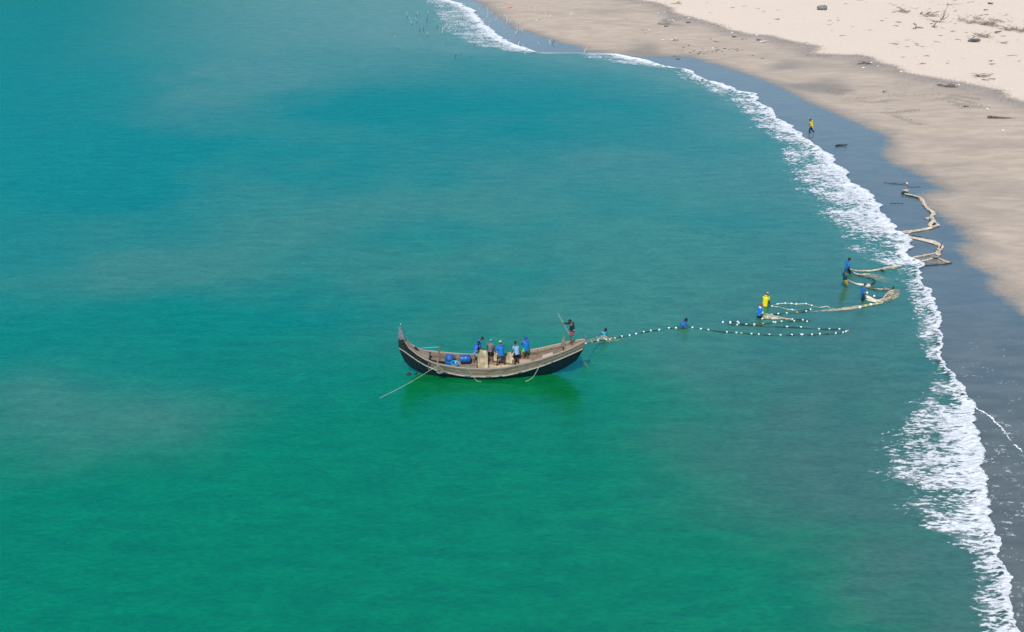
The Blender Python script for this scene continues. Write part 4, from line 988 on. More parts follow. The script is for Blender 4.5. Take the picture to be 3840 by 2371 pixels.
# ------------------------------------------------------------------ people
SKIN_JOBS = []
def ik(a, b, l1, l2, pole):
    a, b, pole = Vector(a), Vector(b), Vector(pole)
    d = b - a; L = min(d.length, (l1 + l2) * .995); d = d.normalized() if d.length > 1e-6 else Vector((0, 0, -1)); b = a + d * L
    c = (l1 * l1 - l2 * l2 + L * L) / (2 * L); h = math.sqrt(max(l1 * l1 - c * c, 1e-6))
    p = pole - d * pole.dot(d); p = p.normalized() if p.length > 1e-5 else Vector((1, 0, 0))
    return a + d * c + p * h, b
def person(label, base, face, hands, feet=None, lean=0, side=0, hz=.90, headyaw=0, headpitch=10, k=1.0, skin_m=None, coat=None, coat_hem=-.10, coat_w=1.0, sleeve=.5, sleeve_m=None, hood=None,
           legs=None, leg_len=.5, head=None, visor=None, face_world=True, group='fishermen hauling the net', waist=None, forearm=None):
    """base: point under the pelvis at sole height; face: heading, degrees from +Y, counter-clockwise; hands: world points"""
    base = Vector([float(c) for c in base]); rz = R(face)
    root = empty('person', base, label, 'person', group, rz); root.scale = (k, k, k)
    inv = (Matrix.Translation(base) @ Matrix.Rotation(rz, 4, 'Z') @ Matrix.Scale(k, 4)).inverted()
    Rm = Matrix.Rotation(R(-lean), 3, 'X') @ Matrix.Rotation(R(side), 3, 'Y')
    pel = Vector((0, 0, hz)); up = lambda x, y, z: pel + Rm @ Vector((x, y, z))
    chest, neck = up(0, .0, .36), up(0, .0, .50)
    Rh = Rm @ Matrix.Rotation(R(headyaw), 3, 'Z') @ Matrix.Rotation(R(-headpitch), 3, 'X')
    hc = neck + Rm @ Vector((0, .02, .05)) + Rh @ Vector((0, .015, .115))
    sh = [up(sx * .175, 0, .44) for sx in (-1, 1)]; hip = [pel + Vector((sx * .09, 0, -.03)) for sx in (-1, 1)]
    hw = [inv @ Vector([float(c) for c in h]) if face_world else Vector(h) for h in hands]
    arms = [ik(sh[i], hw[i], .285, .255, (sx * .5, -.6, -.5)) for i, sx in ((0, -1), (1, 1))]
    feet = feet or [(-.13, .0, .07), (.13, .0, .07)]
    lg = [ik(hip[i], feet[i], .43, .42, (sx * .15, 1, .1)) for i, sx in ((0, -1), (1, 1))]
    V, E, RD = [], [], []
    def vert(p, r, par=None):
        V.append(tuple(p)); RD.append(r)
        if par is not None: E.append((par, len(V) - 1))
        return len(V) - 1
    v0 = vert(pel, .125); v1 = vert(up(0, .01, .17), .115, v0); v2 = vert(chest, .135, v1); v3 = vert(up(0, 0, .45), .09, v2); v4 = vert(neck, .052, v3); v5 = vert(neck + (hc - neck) * .55, .05, v4)
    hand_fr = []
    for i in (0, 1):
        a = vert(sh[i], .062, v3); m_ = vert(sh[i].lerp(arms[i][0], .5), .048, a); b = vert(arms[i][0], .040, m_); c = vert(arms[i][0].lerp(arms[i][1], .5), .038, b); w = vert(arms[i][1], .026, c)
        dirn = (arms[i][1] - arms[i][0]).normalized(); hand_fr.append((arms[i][1], dirn))
        h = vert(hip[i], .098, v0); t1 = vert(hip[i].lerp(lg[i][0], .5), .078, h); kn = vert(lg[i][0], .056, t1); cf = vert(lg[i][0].lerp(lg[i][1], .4), .054, kn); an = vert(lg[i][1], .036, cf)
        toe = Vector((lg[i][1].x + (.03 if i else -.03), lg[i][1].y + .15, max(.025, lg[i][1].z - .05))); vert(lg[i][1].lerp(toe, .5) + Vector((0, 0, -.015)), .036, an); vert(toe, .028, len(V) - 1)
    me = bpy.data.meshes.new('body'); me.from_pydata(V, E, []); body = bpy.data.objects.new('body', me); COL.objects.link(body); body.parent = root
    mod = body.modifiers.new('skin', 'SKIN'); sl = me.skin_vertices[0].data
    for i, r in enumerate(RD): sl[i].radius = (r, r); sl[i].use_root = (i == 0)
    sub = body.modifiers.new('sub', 'SUBSURF'); sub.levels = 1; sub.render_levels = 1
    # head with a face, and hands, to be joined to the body
    ex = MB()
    def headfn(d, q):
        jaw = 1 - .30 * max(0, -d.z) * (1 if d.y > -.2 else .5); q = Vector((q.x * jaw, q.y * (1 - .12 * max(0, -d.z)), q.z))
        if d.y > .80 and abs(d.x) < .28 and -.35 < d.z < .15: q.y += .026 * (1 - abs(d.x) / .28)       # nose
        if d.y > .6 and .15 < abs(d.x) < .55 and .02 < d.z < .3: q.y -= .010                           # eye sockets
        if d.y > .6 and abs(d.x) < .3 and d.z < -.75: q.y += .012                                      # chin
        return q
    ex.ball(hc, (.074, .094, .118), Rh, 16, 12, 0, headfn)
    for sx in (-1, 1):
        ex.ball(hc + Rh @ Vector((sx * .029, .083, .012)), (.012, .008, .008), Rh, 8, 5, 1)
        ex.ball(hc + Rh @ Vector((sx * .076, -.005, -.005)), (.012, .020, .030), Rh, 8, 5, 0)
    ex.ball(hc + Rh @ Vector((0, .080, -.055)), (.024, .010, .009), Rh, 8, 5, 2)
    for i, (w, d) in enumerate(hand_fr):
        xa = d.cross(Vector((0, 0, 1))); xa = xa.normalized() if xa.length > 1e-3 else Vector((1, 0, 0)); za = xa.cross(d).normalized()
        pc = w + d * .045
        ex.box(pc, (.040, .048, .014), M=Matrix((xa, d, za)).transposed())
        for q, ln in ((-.030, .064), (-.010, .074), (.010, .070), (.029, .056)):
            b0 = pc + d * .044 + xa * q
            ex.tube([b0, b0 + d * ln * .45 - za * .008, b0 + d * ln * .75 - za * .032, b0 + d * ln * .7 - za * .056], [.0095, .009, .008, .0065], 6)
        s_ = 1 if i == 0 else -1
        b0 = pc - d * .012 + xa * .036 * s_
        ex.tube([b0, b0 + xa * .024 * s_ + d * .022 - za * .01, b0 + xa * .022 * s_ + d * .050 - za * .026], [.013, .011, .008], 6)
    SKIN_JOBS.append((body, ex, [skin_m or S_brown, S_eye, S_lip]))
    # clothes
    def ring(z, wx, wy, cy=0.0, n=14, wob=.012, mat=Rm):
        out = []
        for q in range(n):
            a = 2 * math.pi * q / n; rr = 1 + wob * 6 * float(vnoise(np.array([q * 1.7]), np.array([z * 6 + base.x]))[0])
            out.append(tuple(pel + mat @ Vector((wx * math.cos(a) * rr, wy * math.sin(a) * rr + cy, z))))
        return out
    if coat:
        c = MB(); w = coat_w
        Rl = Matrix.Rotation(R(-lean * .4), 3, 'X')
        low = [ring(coat_hem, .182 * w, .150 * w, 0, mat=Rl)] if coat_hem < -.03 else []
        c.rings(low + [ring(.0, .172 * w, .142 * w, 0, mat=Matrix.Rotation(R(-lean * .7), 3, 'X')), ring(.14, .162 * w, .135 * w), ring(.28, .185 * w, .146 * w), ring(.39, .190 * w, .132 * w), ring(.465, .145 * w, .095), ring(.51, .070, .070)], caps=(False, False))
        for i in (0, 1):
            e, wd = arms[i]
            pts = [sh[i].lerp(chest, .25), sh[i], sh[i].lerp(e, .5)]
            rad = [.085, .082, .070]
            if sleeve > .4: pts += [e]; rad += [.062]
            if sleeve > .7: pts += [e.lerp(wd, .5), e.lerp(wd, .93)]; rad += [.054, .046]
            c.tube([tuple(p) for p in pts], rad, 10)
        ob_ = c.build('jacket', coat, root, True)
        if hood:
            h = MB(); h.ball(up(0, -.085, .50), (.105, .065, .075), Rm @ Matrix.Rotation(R(25), 3, 'X'), 12, 8); h.build('hood', hood, ob_, True)
    if sleeve_m:
        for i in (0, 1):
            e, wd = arms[i]; c = MB(); c.tube([sh[i].lerp(e, .85), e, e.lerp(wd, .5), e.lerp(wd, .92)], [.054, .052, .048, .040], 10); c.build('sleeve', sleeve_m, root, True)
    if legs:
        c = MB(); c.rings([ring(.10, .150, .125, mat=Matrix.Rotation(R(-lean * .6), 3, 'X')), ring(0, .160, .135, mat=Matrix.Identity(3)), ring(-.09, .165, .135, mat=Matrix.Identity(3))], caps=(False, False))
        for i in (0, 1):
            kn, an = lg[i]; h0 = hip[i]
            pts, rad = [h0 + Vector((0, 0, .03)), h0, h0.lerp(kn, .5)], [.10, .112, .102]
            if leg_len <= .5: pts += [h0.lerp(kn, leg_len * 1.9)]; rad += [.098]
            else:
                pts += [kn]; rad += [.078]; t = (leg_len - .5) * 2
                pts += [kn.lerp(an, t * .5), kn.lerp(an, t * .95)]; rad += [.068, .054]
            c.tube([tuple(p) for p in pts], rad, 10)
        ob_ = c.build('shorts' if leg_len <= .6 else 'trousers', legs, root, True)
        if waist: c = MB(); c.rings([ring(.075, .158, .133, mat=Matrix.Identity(3)), ring(.12, .152, .128, mat=Matrix.Identity(3))], caps=(False, False)); c.build('waistband', waist, ob_, True)
    if head:
        kind, mt = head; c = MB()
        def dome(d, q):
            q = Vector(q)
            lim = .12 if d.y > .25 else (-.45 if kind != 'cap' else -.02)
            if d.z < lim: q = Vector((q.x * .92, q.y * .92, max(q.z, lim * .12)))
            return q
        c.ball(hc + Rh @ Vector((0, -.006, .012)), (.083, .103, .122), Rh, 16, 12, 0, dome)
        if kind == 'cap':
            mm = Rh; vpts = []
            top = [hc + mm @ Vector((x, y, z)) for x, y, z in ((-.07, .07, .05), (-.055, .15, .03), (0, .175, .028), (.055, .15, .03), (.07, .07, .05))]
            bot = [p - mm @ Vector((0, 0, .012)) for p in top]
            n0 = len(top); c.add([tuple(p) for p in top + bot], [tuple(range(n0)), tuple(range(2 * n0 - 1, n0 - 1, -1))] + [(i, (i + 1) % n0, (i + 1) % n0 + n0, i + n0) for i in range(n0)])
        elif kind == 'hat':
            c.rings([[tuple(hc + Rh @ Vector((rr * math.cos(a), rr * 1.15 * math.sin(a), z))) for a in np.linspace(0, 2 * math.pi, 16, endpoint=False)] for rr, z in ((.085, .05), (.135, .03), (.137, .022), (.085, .038))], caps=(False, False))
        c.build({'hair': 'hair', 'cap': 'cap', 'hat': 'hat', 'wrap': 'head_wrap', 'hoodup': 'raised_hood'}[kind], mt, root, True)
    if kind_raised := (head and head[0] == 'hoodup'):
        c = MB(); c.ball(hc + Rh @ Vector((0, -.02, -.01)), (.10, .11, .135), Rh, 14, 10, 0, lambda d, q: Vector((q.x, min(q.y, .045), q.z))); c.build('hood_back', head[1], root, True)
    return root

PB = 'fishermen standing in the boat'
fz = .435
def bh(xz, y, d):
    """boat point at crop-1 position (xz, y) and depth d"""
    py = 1160 + y / 3.061; X = (1440 + xz / 3.061 - 1850) / 61.4
    return Bw(X, d, (1400 - 30.9 * d - py) / 53.2)
person('man in blue coat and pale green shorts, nearer of the pair left of the net', Bw(-1.13, .42, fz), -75, [bh(1078, 468, .46), bh(1075, 480, .30)], lean=17, headyaw=-10, headpitch=22, coat=K_blue, hood=K_blue, coat_hem=-.05,
       sleeve=.5, sleeve_m=K_white, legs=K_mint, leg_len=.5, head=('hair', K_hair), group=PB, feet=[(-.12, -.06, .07), (.12, .10, .07)], k=.95)
person('black haired man in blue coat, farther of the pair left of the net', Bw(-.98, .76, fz + .08), -70, [bh(1115, 440, .70), bh(1100, 452, .62)], lean=24, headyaw=-5, headpitch=18, coat=K_blue, hood=K_blue, coat_hem=-.08,
       sleeve=.5, legs=K_navy, leg_len=.5, head=('hair', K_hair), group=PB, k=.97)
person('man in cyan cap, grey shirt and dark shorts seen from behind', Bw(-.18, .60, fz), -12, [bh(1195, 470, .85), bh(1262, 455, .72)], lean=5, headpitch=12, headyaw=-15, coat=K_grey, coat_hem=-.06, sleeve=.35, legs=K_navy, leg_len=.52,
       head=('cap', K_capblue), group=PB, k=.93, skin_m=S_brown, feet=[(-.12, .02, .07), (.15, .0, .07)], sleeve_m=K_tealblk)
person('man in blue coat and beige cap standing astride the net heap', Bw(.47, .14, fz), 8, [bh(1305, 485, .34), bh(1335, 500, .45)], lean=10, headpitch=22, headyaw=6, coat=K_blue, hood=K_blue, coat_hem=-.13, coat_w=1.06, sleeve=.5, sleeve_m=K_white, legs=K_olive, leg_len=.52,
       head=('cap', K_beige), group=PB, k=1.0, skin_m=S_dark, feet=[(-.24, .02, .07), (.22, .06, .07)])
person('bare headed man in light blue T-shirt reaching left for the net', Bw(1.43, .26, fz + .05), 32, [bh(1466, 505, .42), bh(1500, 490, .55)], lean=9, headpitch=18, headyaw=10, coat=K_light, coat_hem=-.10, sleeve=.45, legs=K_navy, leg_len=.46, head=('hair', K_hair),
       group=PB, k=.92)
person('tall man in hooded blue raincoat and bright green shorts', Bw(2.0, .42, .68), 30, [bh(1580, 375, .75), bh(1590, 355, .80)], lean=4, headpitch=10, coat=K_blue, hood=K_blue, coat_hem=-.12, coat_w=1.12, sleeve=.6, legs=K_neon, leg_len=.40, head=('hoodup', K_blue_dk), group=PB, k=.97, skin_m=S_brown)
pole_at = lambda f: np.array(Bw(5.75, .93, 0)) + np.array(oa.lerp(ob, f))
person('man in dark hoodie and red shorts on the stern deck holding the oar', Bw(4.78, .02, 2.02), 78, [pole_at(.335), pole_at(.17)], lean=10, headpitch=20, coat=K_tealblk, hood=K_tealblk, coat_hem=-.02, sleeve=.9, legs=K_red, leg_len=.30, waist=K_white, head=('hair', K_hair), group=PB,
       k=1.0, feet=[(-.10, -.05, .07), (.10, .10, .07)])

PWD = 'fishermen wading with the net'
def wader(label, px, py, depth, face, hand_px, **kw):
    p = P(px, py); p[2] = -depth
    hands = [P(x, y, z) for x, y, z in hand_px]
    return person(label, p, face, hands, group=PWD, **kw)
h = ZC((500, 508), (600, 525))
wader('wader in cyan shirt leaning over the net beside the boat stern', 2261, 1259, .97, -145, [(*ZC((440, 490))[0], .30), (*ZC((640, 540))[0], .22)], lean=16, headpitch=14, headyaw=10, coat=K_cyan, sleeve=.42, coat_hem=-.05, legs=K_navy, head=('hair', K_hair), skin_m=S_dark)
wader('chest deep wader in blue coat lifting the float line midway', 2559, 1223, .88, -150, [(*ZC((2040, 325))[0], .28), (*ZC((2105, 318))[0], .28)], lean=22, headpitch=12, headyaw=20, coat=K_blue, sleeve=.9, coat_hem=-.1, legs=K_navy, head=('hair', K_hair), skin_m=S_dark)
wader('wader in yellow raincoat and khaki cap standing waist deep', 2868, 1147, .66, -28, [P_ for P_ in ((2872, 1141, .15), (2885, 1138, .15))], lean=6, headpitch=25, headyaw=-35, coat=K_yellow, hood=K_yellow, coat_hem=-.22, coat_w=1.1, sleeve=.5, sleeve_m=K_tealblk, legs=K_tealblk, leg_len=.9, head=('cap', K_khaki))
wader('wader in blue coat and red headscarf pulling a tan net wedge taut', 2846, 1193, .60, -50, [(2856, 1174, .42), (2859, 1178, .42)], lean=8, headpitch=10, headyaw=-10, coat=K_blue, hood=K_white, coat_hem=-.08, sleeve=.5, sleeve_m=K_white, legs=K_navy, head=('wrap', K_red))
wader('farthest wader in blue coat and dark shorts holding the net bundle', 3175, 1027, .40, -78, [(3186, 1008, .58), (3188, 1010, .52)], lean=-3, headpitch=15, headyaw=-8, coat=K_blue, coat_hem=-.05, sleeve=.5, legs=K_tealblk, leg_len=.55, head=('hair', K_hair), skin_m=S_dark, feet=[(-.13, -.25, .07), (.13, .10, .07)])
wader('wader in dark teal hooded coat and mustard shorts leaning back on the net', 3164, 1078, .26, -72, [(3174, 1047, .66), (3176, 1049, .62)], lean=-9, side=0, headpitch=18, headyaw=-8, coat=K_teal, hood=K_teal, coat_hem=-.05, sleeve=.55, legs=K_ycloth, leg_len=.6, head=('wrap', K_teal), skin_m=S_brown, feet=[(-.12, .20, .07), (.12, .28, .07)])
wader('wader in blue coat with lime sleeves and dark trousers near the surf', 3230, 1128, .22, -100, [(3240, 1101, .55), (3242, 1100, .58)], lean=0, headpitch=15, headyaw=-5, coat=K_blue, hood=K_teal, coat_hem=-.16, sleeve=.5, sleeve_m=K_lime, legs=K_tealblk, leg_len=.95, head=('cap', K_teal), k=.94)
p = G(3040, 503)
person('man in yellow hooded coat and dark leggings walking along the wet sand', p, 86, [p + np.array((-.30, .12, 1.02)), p + np.array((-.26, -.18, .95))], lean=13, headpitch=14, coat=K_yellow, hood=K_yellow, coat_hem=-.14, coat_w=1.05, sleeve=.42, legs=K_navy, leg_len=.96, head=('cap', K_navy),
       group=None, feet=[(-.08, .12, .07), (.08, -.40, .17)], hz=.88, k=.98)

# turn the skinned bodies into plain meshes with head and hands joined
bpy.context.view_layer.update()
dg = bpy.context.evaluated_depsgraph_get()
for body, ex, mats in SKIN_JOBS:
    me = bpy.data.meshes.new_from_object(body.evaluated_get(dg)); bm = bmesh.new(); bm.from_mesh(me)
    for f in bm.faces: f.material_index = 0; f.smooth = True
    em = ex.mesh('extra', True); bm.from_mesh(em); me2 = bpy.data.meshes.new('body'); bm.to_mesh(me2); bm.free()
    for m_ in mats: me2.materials.append(m_)
    body.modifiers.clear(); body.data = me2

# ------------------------------------------------------------------ snags: bare stumps and sticks
SNAGS = []   # (zone, base px, top px, kind)
def S(zone, zm, items):
    for it in items: SNAGS.append((zone, zm(it[0])[0], zm(it[1])[0], it[2] if len(it) > 2 else ''))
S('the open shallows', ZS, [((425, 325), (412, 215), 'd'), ((590, 300), (622, 215), 'd'), ((800, 270), (815, 200), 'd'), ((520, 460), (500, 368), 'd'), ((490, 352), (472, 318), 'd'), ((600, 418), (583, 325), 'd'), ((780, 405), (803, 318), 'D'),
   ((655, 575), (662, 508), 'D'), ((728, 570), (728, 500), 'D'), ((792, 655), (796, 590), 'd'), ((1072, 605), (1085, 478), 'f'), ((978, 518), (978, 440), 'D'), ((200, 690), (202, 650), 'd'), ((1135, 828), (1134, 796), 'D'),
   ((1305, 1058), (1316, 1005), 'Df'), ((1610, 1052), (1603, 1022), 'D'), ((268, 915), (285, 905), 'D'), ((206, 880), (206, 868), 'D'), ((1680, 1035), (1682, 1022), 'D'), ((1410, 1000), (1416, 970), 'D'), ((2035, 900), (2038, 880), 'D')])
S('the foam', ZS, [((1075, 338), (1072, 222), 'b'), ((1068, 206), (1116, 160), 'D'), ((1340, 468), (1356, 408), ''), ((1310, 578), (1328, 522), 'f'), ((1380, 602), (1374, 545), ''), ((1445, 372), (1445, 308), 'D'), ((1492, 300), (1458, 128), 'b'),
   ((1660, 538), (1645, 455), 'b'), ((1655, 822), (1702, 742), 'Db'), ((1120, 352), (1122, 325), ''), ((1172, 388), (1173, 362), ''), ((1285, 305), (1290, 275), 'f')])
S('the foam', ZT, [((340, 985), (335, 878), 'f'), ((410, 960), (412, 915), ''), ((300, 862), (307, 798), ''), ((228, 862), (240, 765), 'b')])
S('the shining wet sand', ZS, [((1475, 122), (1487, 68), 'b'), ((1740, 192), (1746, 138), ''), ((1885, 322), (1876, 140), 'b'), ((1985, 268), (1985, 208), ''), ((2053, 372), (2060, 288), ''), ((1825, 422), (1820, 348), 'd'), ((1922, 416), (1962, 384), ''),
   ((1940, 512), (1924, 450), 'b'), ((1990, 562), (1986, 518), ''), ((2210, 522), (2198, 488), ''), ((2250, 622), (2262, 570), 'd'), ((1806, 375), (1804, 345), '')])
S('the shining wet sand', ZT, [((165, 615), (195, 500), 'w'), ((240, 562), (238, 488), 'w'), ((285, 572), (303, 505), 'w'), ((800, 812), (803, 725), 'w'), ((840, 806), (872, 745), 'Df'), ((600, 806), (572, 768), 'w'), ((60, 762), (48, 720), ''), ((1425, 1012), (1428, 962), 'T'), ((985, 772), (985, 752), '')])
S('the grey damp sand', ZS, [((2117, 302), (2117, 255), ''), ((2255, 425), (2205, 268), 'w'), ((2303, 418), (2322, 375), 'w'), ((1910, 150), (1912, 128), ''), ((1998, 140), (1990, 100), ''), ((2080, 140), (2070, 92), '')])
S('the grey damp sand', ZT, [((210, 500), (205, 440), 'Y'), ((790, 348), (785, 268), 'f'), ((742, 305), (710, 208), 'b'), ((1187, 308), (1168, 225), 'f'), ((505, 205), (494, 138), ''), ((143, 158), (140, 104), ''), ((497, 518), (500, 468), ''), ((470, 492), (466, 460), ''),
   ((525, 492), (529, 458), ''), ((640, 388), (725, 342), 'w'), ((400, 368), (437, 320), ''), ((275, 312), (272, 280), ''), ((305, 312), (304, 278), ''), ((2250, 358), (2234, 308), 'b'), ((1148, 354), (1108, 318), ''), ((418, 188), (388, 138), ''),
   ((532, 152), (537, 104), ''), ((1068, 132), (1066, 105), ''), ((2410, 348), (2410, 318), ''), ((2168, 858), (2168, 832), ''), ((48, 75), (52, 40), ''), ((878, 430), (878, 405), '')])
zorder = {}
for i, s in enumerate(SNAGS): zorder.setdefault(s[0], []).append(i)
ORD = ['leftmost', 'second', 'third', 'fourth', 'fifth', 'sixth', 'seventh', 'eighth', 'ninth', 'tenth', 'eleventh', 'twelfth', 'thirteenth', 'fourteenth', 'fifteenth', 'sixteenth', 'seventeenth', 'eighteenth', 'nineteenth', 'twentieth',
       'twenty-first', 'twenty-second', 'twenty-third', 'twenty-fourth', 'twenty-fifth', 'twenty-sixth', 'twenty-seventh', 'twenty-eighth', 'twenty-ninth', 'thirtieth']
rank = {}
for zn, ids in zorder.items():
    ids.sort(key=lambda i: SNAGS[i][1][0])
    for r_, i in enumerate(ids): rank[i] = (r_, len(ids))
for i, (zone, b, t, kd) in enumerate(SNAGS):
    p = G(*b); s = scale_at(b[1]); L = P(b[0], b[1]); dip = math.atan2(CAM_H - p[2], p[1])
    dx, dz = (t[0] - b[0]) / s, max((b[1] - t[1]) / (s * math.cos(dip)), .12)
    dy = random.uniform(-.15, .15) * dz; r = random.uniform(.042, .058) * (1.25 if 'w' in kd or 'Y' in kd or 'f' in kd else 1)
    if abs(dz) < .5: r *= .8
    end = Vector((dx, dy, dz)); m = MB(); wet = 'd' in kd or 'T' in kd
    dark = 'D' in kd
    root = empty('dead_snag', p, 'x', 'dead tree', 'dead snags standing along the far shore')
    bend = Vector((random.uniform(-.12, .12), 0, 0)) * dz
    if 'b' in kd or 'w' in kd: bend = Vector((random.choice((-1, 1)) * .2 * dz, 0, .05 * dz))
    ctr = [Vector((0, 0, -.3)), Vector((0, 0, 0)), end * .35 + bend * .8, end * .7 + bend * .6, end]
    pts = smooth_line([tuple(c) for c in ctr], 9); rad = [r * (1.15 - .75 * j / 8) for j in range(9)]
    if wet:
        m.tube(pts[:5], rad[:5], 7, 1); m.tube(pts[4:], rad[4:], 7, 0)
    else: m.tube(pts, rad, 7, 0)
    m.build('trunk', [M_snagwet if dark else M_bleach, M_snagwet], root, True)
    br = []
    if 'f' in kd: br = [(end * .5, Vector((.25 * dz + .1, .02, .5 * dz)))]
    if 'Y' in kd: br = [(end * .6, Vector((.65, .1, 1.15))), (end * .7, Vector((-.25, -.05, 1.5))), (end * .5, Vector((-.75, .1, 1.2))), (Vector((.45, .07, .85)) + end * .6, Vector((.05, 0, .55)))]
    if 'T' in kd: br = [(end, Vector((.28, .05, .75))), (end, Vector((-.12, 0, .62))), (end + Vector((.1, .02, .3)), Vector((.32, 0, .35)))]
    if not br and random.random() < .35 and dz > .9: br = [(end * .6 + bend * .6, Vector((random.choice((-1, 1)) * .25, .05, .25)) * dz * .6)]
    for o_, v_ in br:
        m = MB(); q = smooth_line([tuple(o_), tuple(o_ + v_ * .5 + Vector((.06, 0, .02))), tuple(o_ + v_)], 6); m.tube(q, [r * (.75 - .09 * j) for j in range(6)], 6); m.build('branch', M_snagwet if dark else M_bleach, root, True)
    rk, n = rank[i]
    o_txt = 'leftmost' if rk == 0 else ('rightmost' if rk == n - 1 else ORD[rk] + ' from left')
    size = 'tall' if dz > 1.7 else ('short' if dz < .75 else 'slender')
    if 'Y' in kd: root['label'] = 'large white forked dead tree at the edge of the wet sand'
    elif 'T' in kd: root['label'] = 'pale branching snag on a dark stump at the water gap between foams'
    else:
        colr = 'dark' if dark else ('dark footed pale' if wet else 'bleached')
        root['label'] = f'{size} {colr} {"forked " if "f" in kd else ""}snag, {o_txt} of the snags in {zone}'
# a rail joining the two posts
a, b = P(*ZS((662, 508))[0]), P(*ZS((728, 505))[0])

# ------------------------------------------------------------------ driftwood and litter
def branchy(name, label, px, strokes, mat, cat='driftwood', r=.06, group='driftwood on the dry sand', part='branch'):
    """strokes: polylines in photo pixels relative to px with lift (dx, dy, z)"""
    p0 = G(*px); s = scale_at(px[1]); dip = math.atan2(CAM_H - p0[2], p0[1]); root = empty(name, p0, label, cat, group)
    for st in strokes:
        pts = []
        for dx, dy, z in st['p']:
            lift = z; depth = -(dy + lift * s * math.cos(dip)) / (s * math.sin(dip)); depth = max(-1.2, min(1.2, depth))
            pts.append((dx / s, depth, lift))
        k = max(6, len(pts) * 3); g = smooth_line(pts, k); rr = st.get('r', r)
        m = MB(); m.tube(g, [rr * (1.1 - .7 * j / (k - 1)) * (1 + .2 * math.sin(j * 2.1)) for j in range(k)], 7); m.build(part, mat, root, True)
    return root
def zpt(*a): return [((x - a[0][0]) / 4.898, (y - a[0][1]) / 4.898, z) for x, y, z in a[1:]]
branchy('driftwood', 'forked grey branch lying alone on the pale dry sand', ZU((430, 518))[0], [
    {'p': zpt((430, 518), (570, 520, .08), (500, 502, .18), (440, 512, .14), (425, 488, .4), (395, 458, .75), (345, 440, 1.0)), 'r': .10},
    {'p': zpt((430, 518), (385, 462, .8), (370, 465, .7), (335, 450, .95)), 'r': .06}, {'p': zpt((430, 518), (435, 520, .1), (400, 522, .08), (382, 500, .3)), 'r': .07}], M_drift)
branchy('driftwood', 'tangled branches with tall curved limbs rising from the sand', ZU((850, 400))[0], [
    {'p': zpt((850, 400), (770, 392, .1), (830, 395, .15), (900, 400, .1)), 'r': .14}, {'p': zpt((850, 400), (920, 375, .2), (885, 330, 1.0), (885, 270, 2.0)), 'r': .09},
    {'p': zpt((850, 400), (890, 330, 1.0), (915, 265, 2.0), (938, 240, 2.5)), 'r': .06}, {'p': zpt((850, 400), (895, 360, .5), (935, 305, 1.5)), 'r': .05}, {'p': zpt((850, 400), (955, 365, .3), (968, 320, 1.0), (962, 290, 1.5)), 'r': .06},
    {'p': zpt((850, 400), (845, 360, .6), (852, 300, 1.6)), 'r': .04}, {'p': zpt((850, 400), (790, 385, .1), (740, 355, .2), (700, 350, .1)), 'r': .05}], M_drift)
branchy('driftwood', 'bent branch stump below the tangle of tall curved limbs', ZU((785, 492))[0], [
    {'p': zpt((785, 492), (740, 492, .06), (790, 495, .1), (830, 470, .3)), 'r': .09}, {'p': zpt((785, 492), (765, 490, .1), (760, 440, .8), (775, 435, .9)), 'r': .10}, {'p': zpt((785, 492), (770, 440, .9), (810, 420, 1.1), (850, 405, 1.2)), 'r': .05}], M_drift)
branchy('driftwood', 'blue grey root stump with a pale broken end on the sand', ZU((1500, 755))[0], [
    {'p': zpt((1500, 755), (1400, 752, .12), (1440, 715, .5), (1460, 685, .9)), 'r': .10}, {'p': zpt((1500, 755), (1420, 740, .25), (1500, 735, .35), (1600, 745, .2)), 'r': .17}, {'p': zpt((1500, 755), (1450, 755, .15), (1530, 758, .1), (1600, 748, .12)), 'r': .10},
    {'p': zpt((1500, 755), (1480, 730, .4), (1550, 720, .4), (1610, 725, .3)), 'r': .12}, {'p': zpt((1500, 755), (1370, 710, .5), (1420, 708, .55)), 'r': .04}, {'p': zpt((1500, 755), (1580, 740, .3), (1610, 735, .3), (1590, 760, .1)), 'r': .05}], M_stump)
branchy('driftwood', 'thick dark stick lying right of the root stump', ZU((1960, 590))[0], [{'p': zpt((1960, 590), (1895, 592, .08), (1960, 582, .15), (2035, 572, .15)), 'r': .10}], M_drift_dk)
branchy('driftwood', 'dark plank stick lying at the far left of two sloping sticks', ZU((550, 240))[0], [{'p': zpt((550, 240), (525, 245, .08), (578, 222, .2)), 'r': .10}], M_drift_dk)
branchy('driftwood', 'long dark stick sloping above the tangled branches', ZU((680, 245))[0], [{'p': zpt((680, 245), (640, 250, .08), (685, 228, .25), (725, 218, .25)), 'r': .11}, {'p': zpt((680, 245), (500, 292, .05), (600, 270, .06), (640, 252, .1)), 'r': .03}], M_drift_dk)
branchy('driftwood', 'thin curved pale stick right of the long sloping stick', ZU((800, 240))[0], [{'p': zpt((800, 240), (745, 236, .05), (800, 234, .1), (850, 240, .05)), 'r': .05}], M_drift)
branchy('driftwood', 'crooked twiggy branch at the top above the tangle', ZU((1070, 90))[0], [{'p': zpt((1070, 90), (1000, 70, .3), (1050, 85, .2), (1130, 72, .3)), 'r': .07}, {'p': zpt((1070, 90), (1130, 75, .2), (1250, 78, .1), (1350, 60, .2)), 'r': .03}, {'p': zpt((1070, 90), (1000, 95, .05), (1060, 86, .2)), 'r': .04}], M_drift)
branchy('driftwood', 'dark boat shaped log at the upper right of the dry sand', ZU((1820, 65))[0], [{'p': zpt((1820, 65), (1785, 60, .08), (1820, 63, .15), (1858, 58, .15)), 'r': .14}], M_drift_dk)
branchy('driftwood', 'short dark log below the boat shaped log', ZU((1740, 185))[0], [{'p': zpt((1740, 185), (1700, 184, .06), (1782, 178, .1)), 'r': .08}], M_drift_dk)
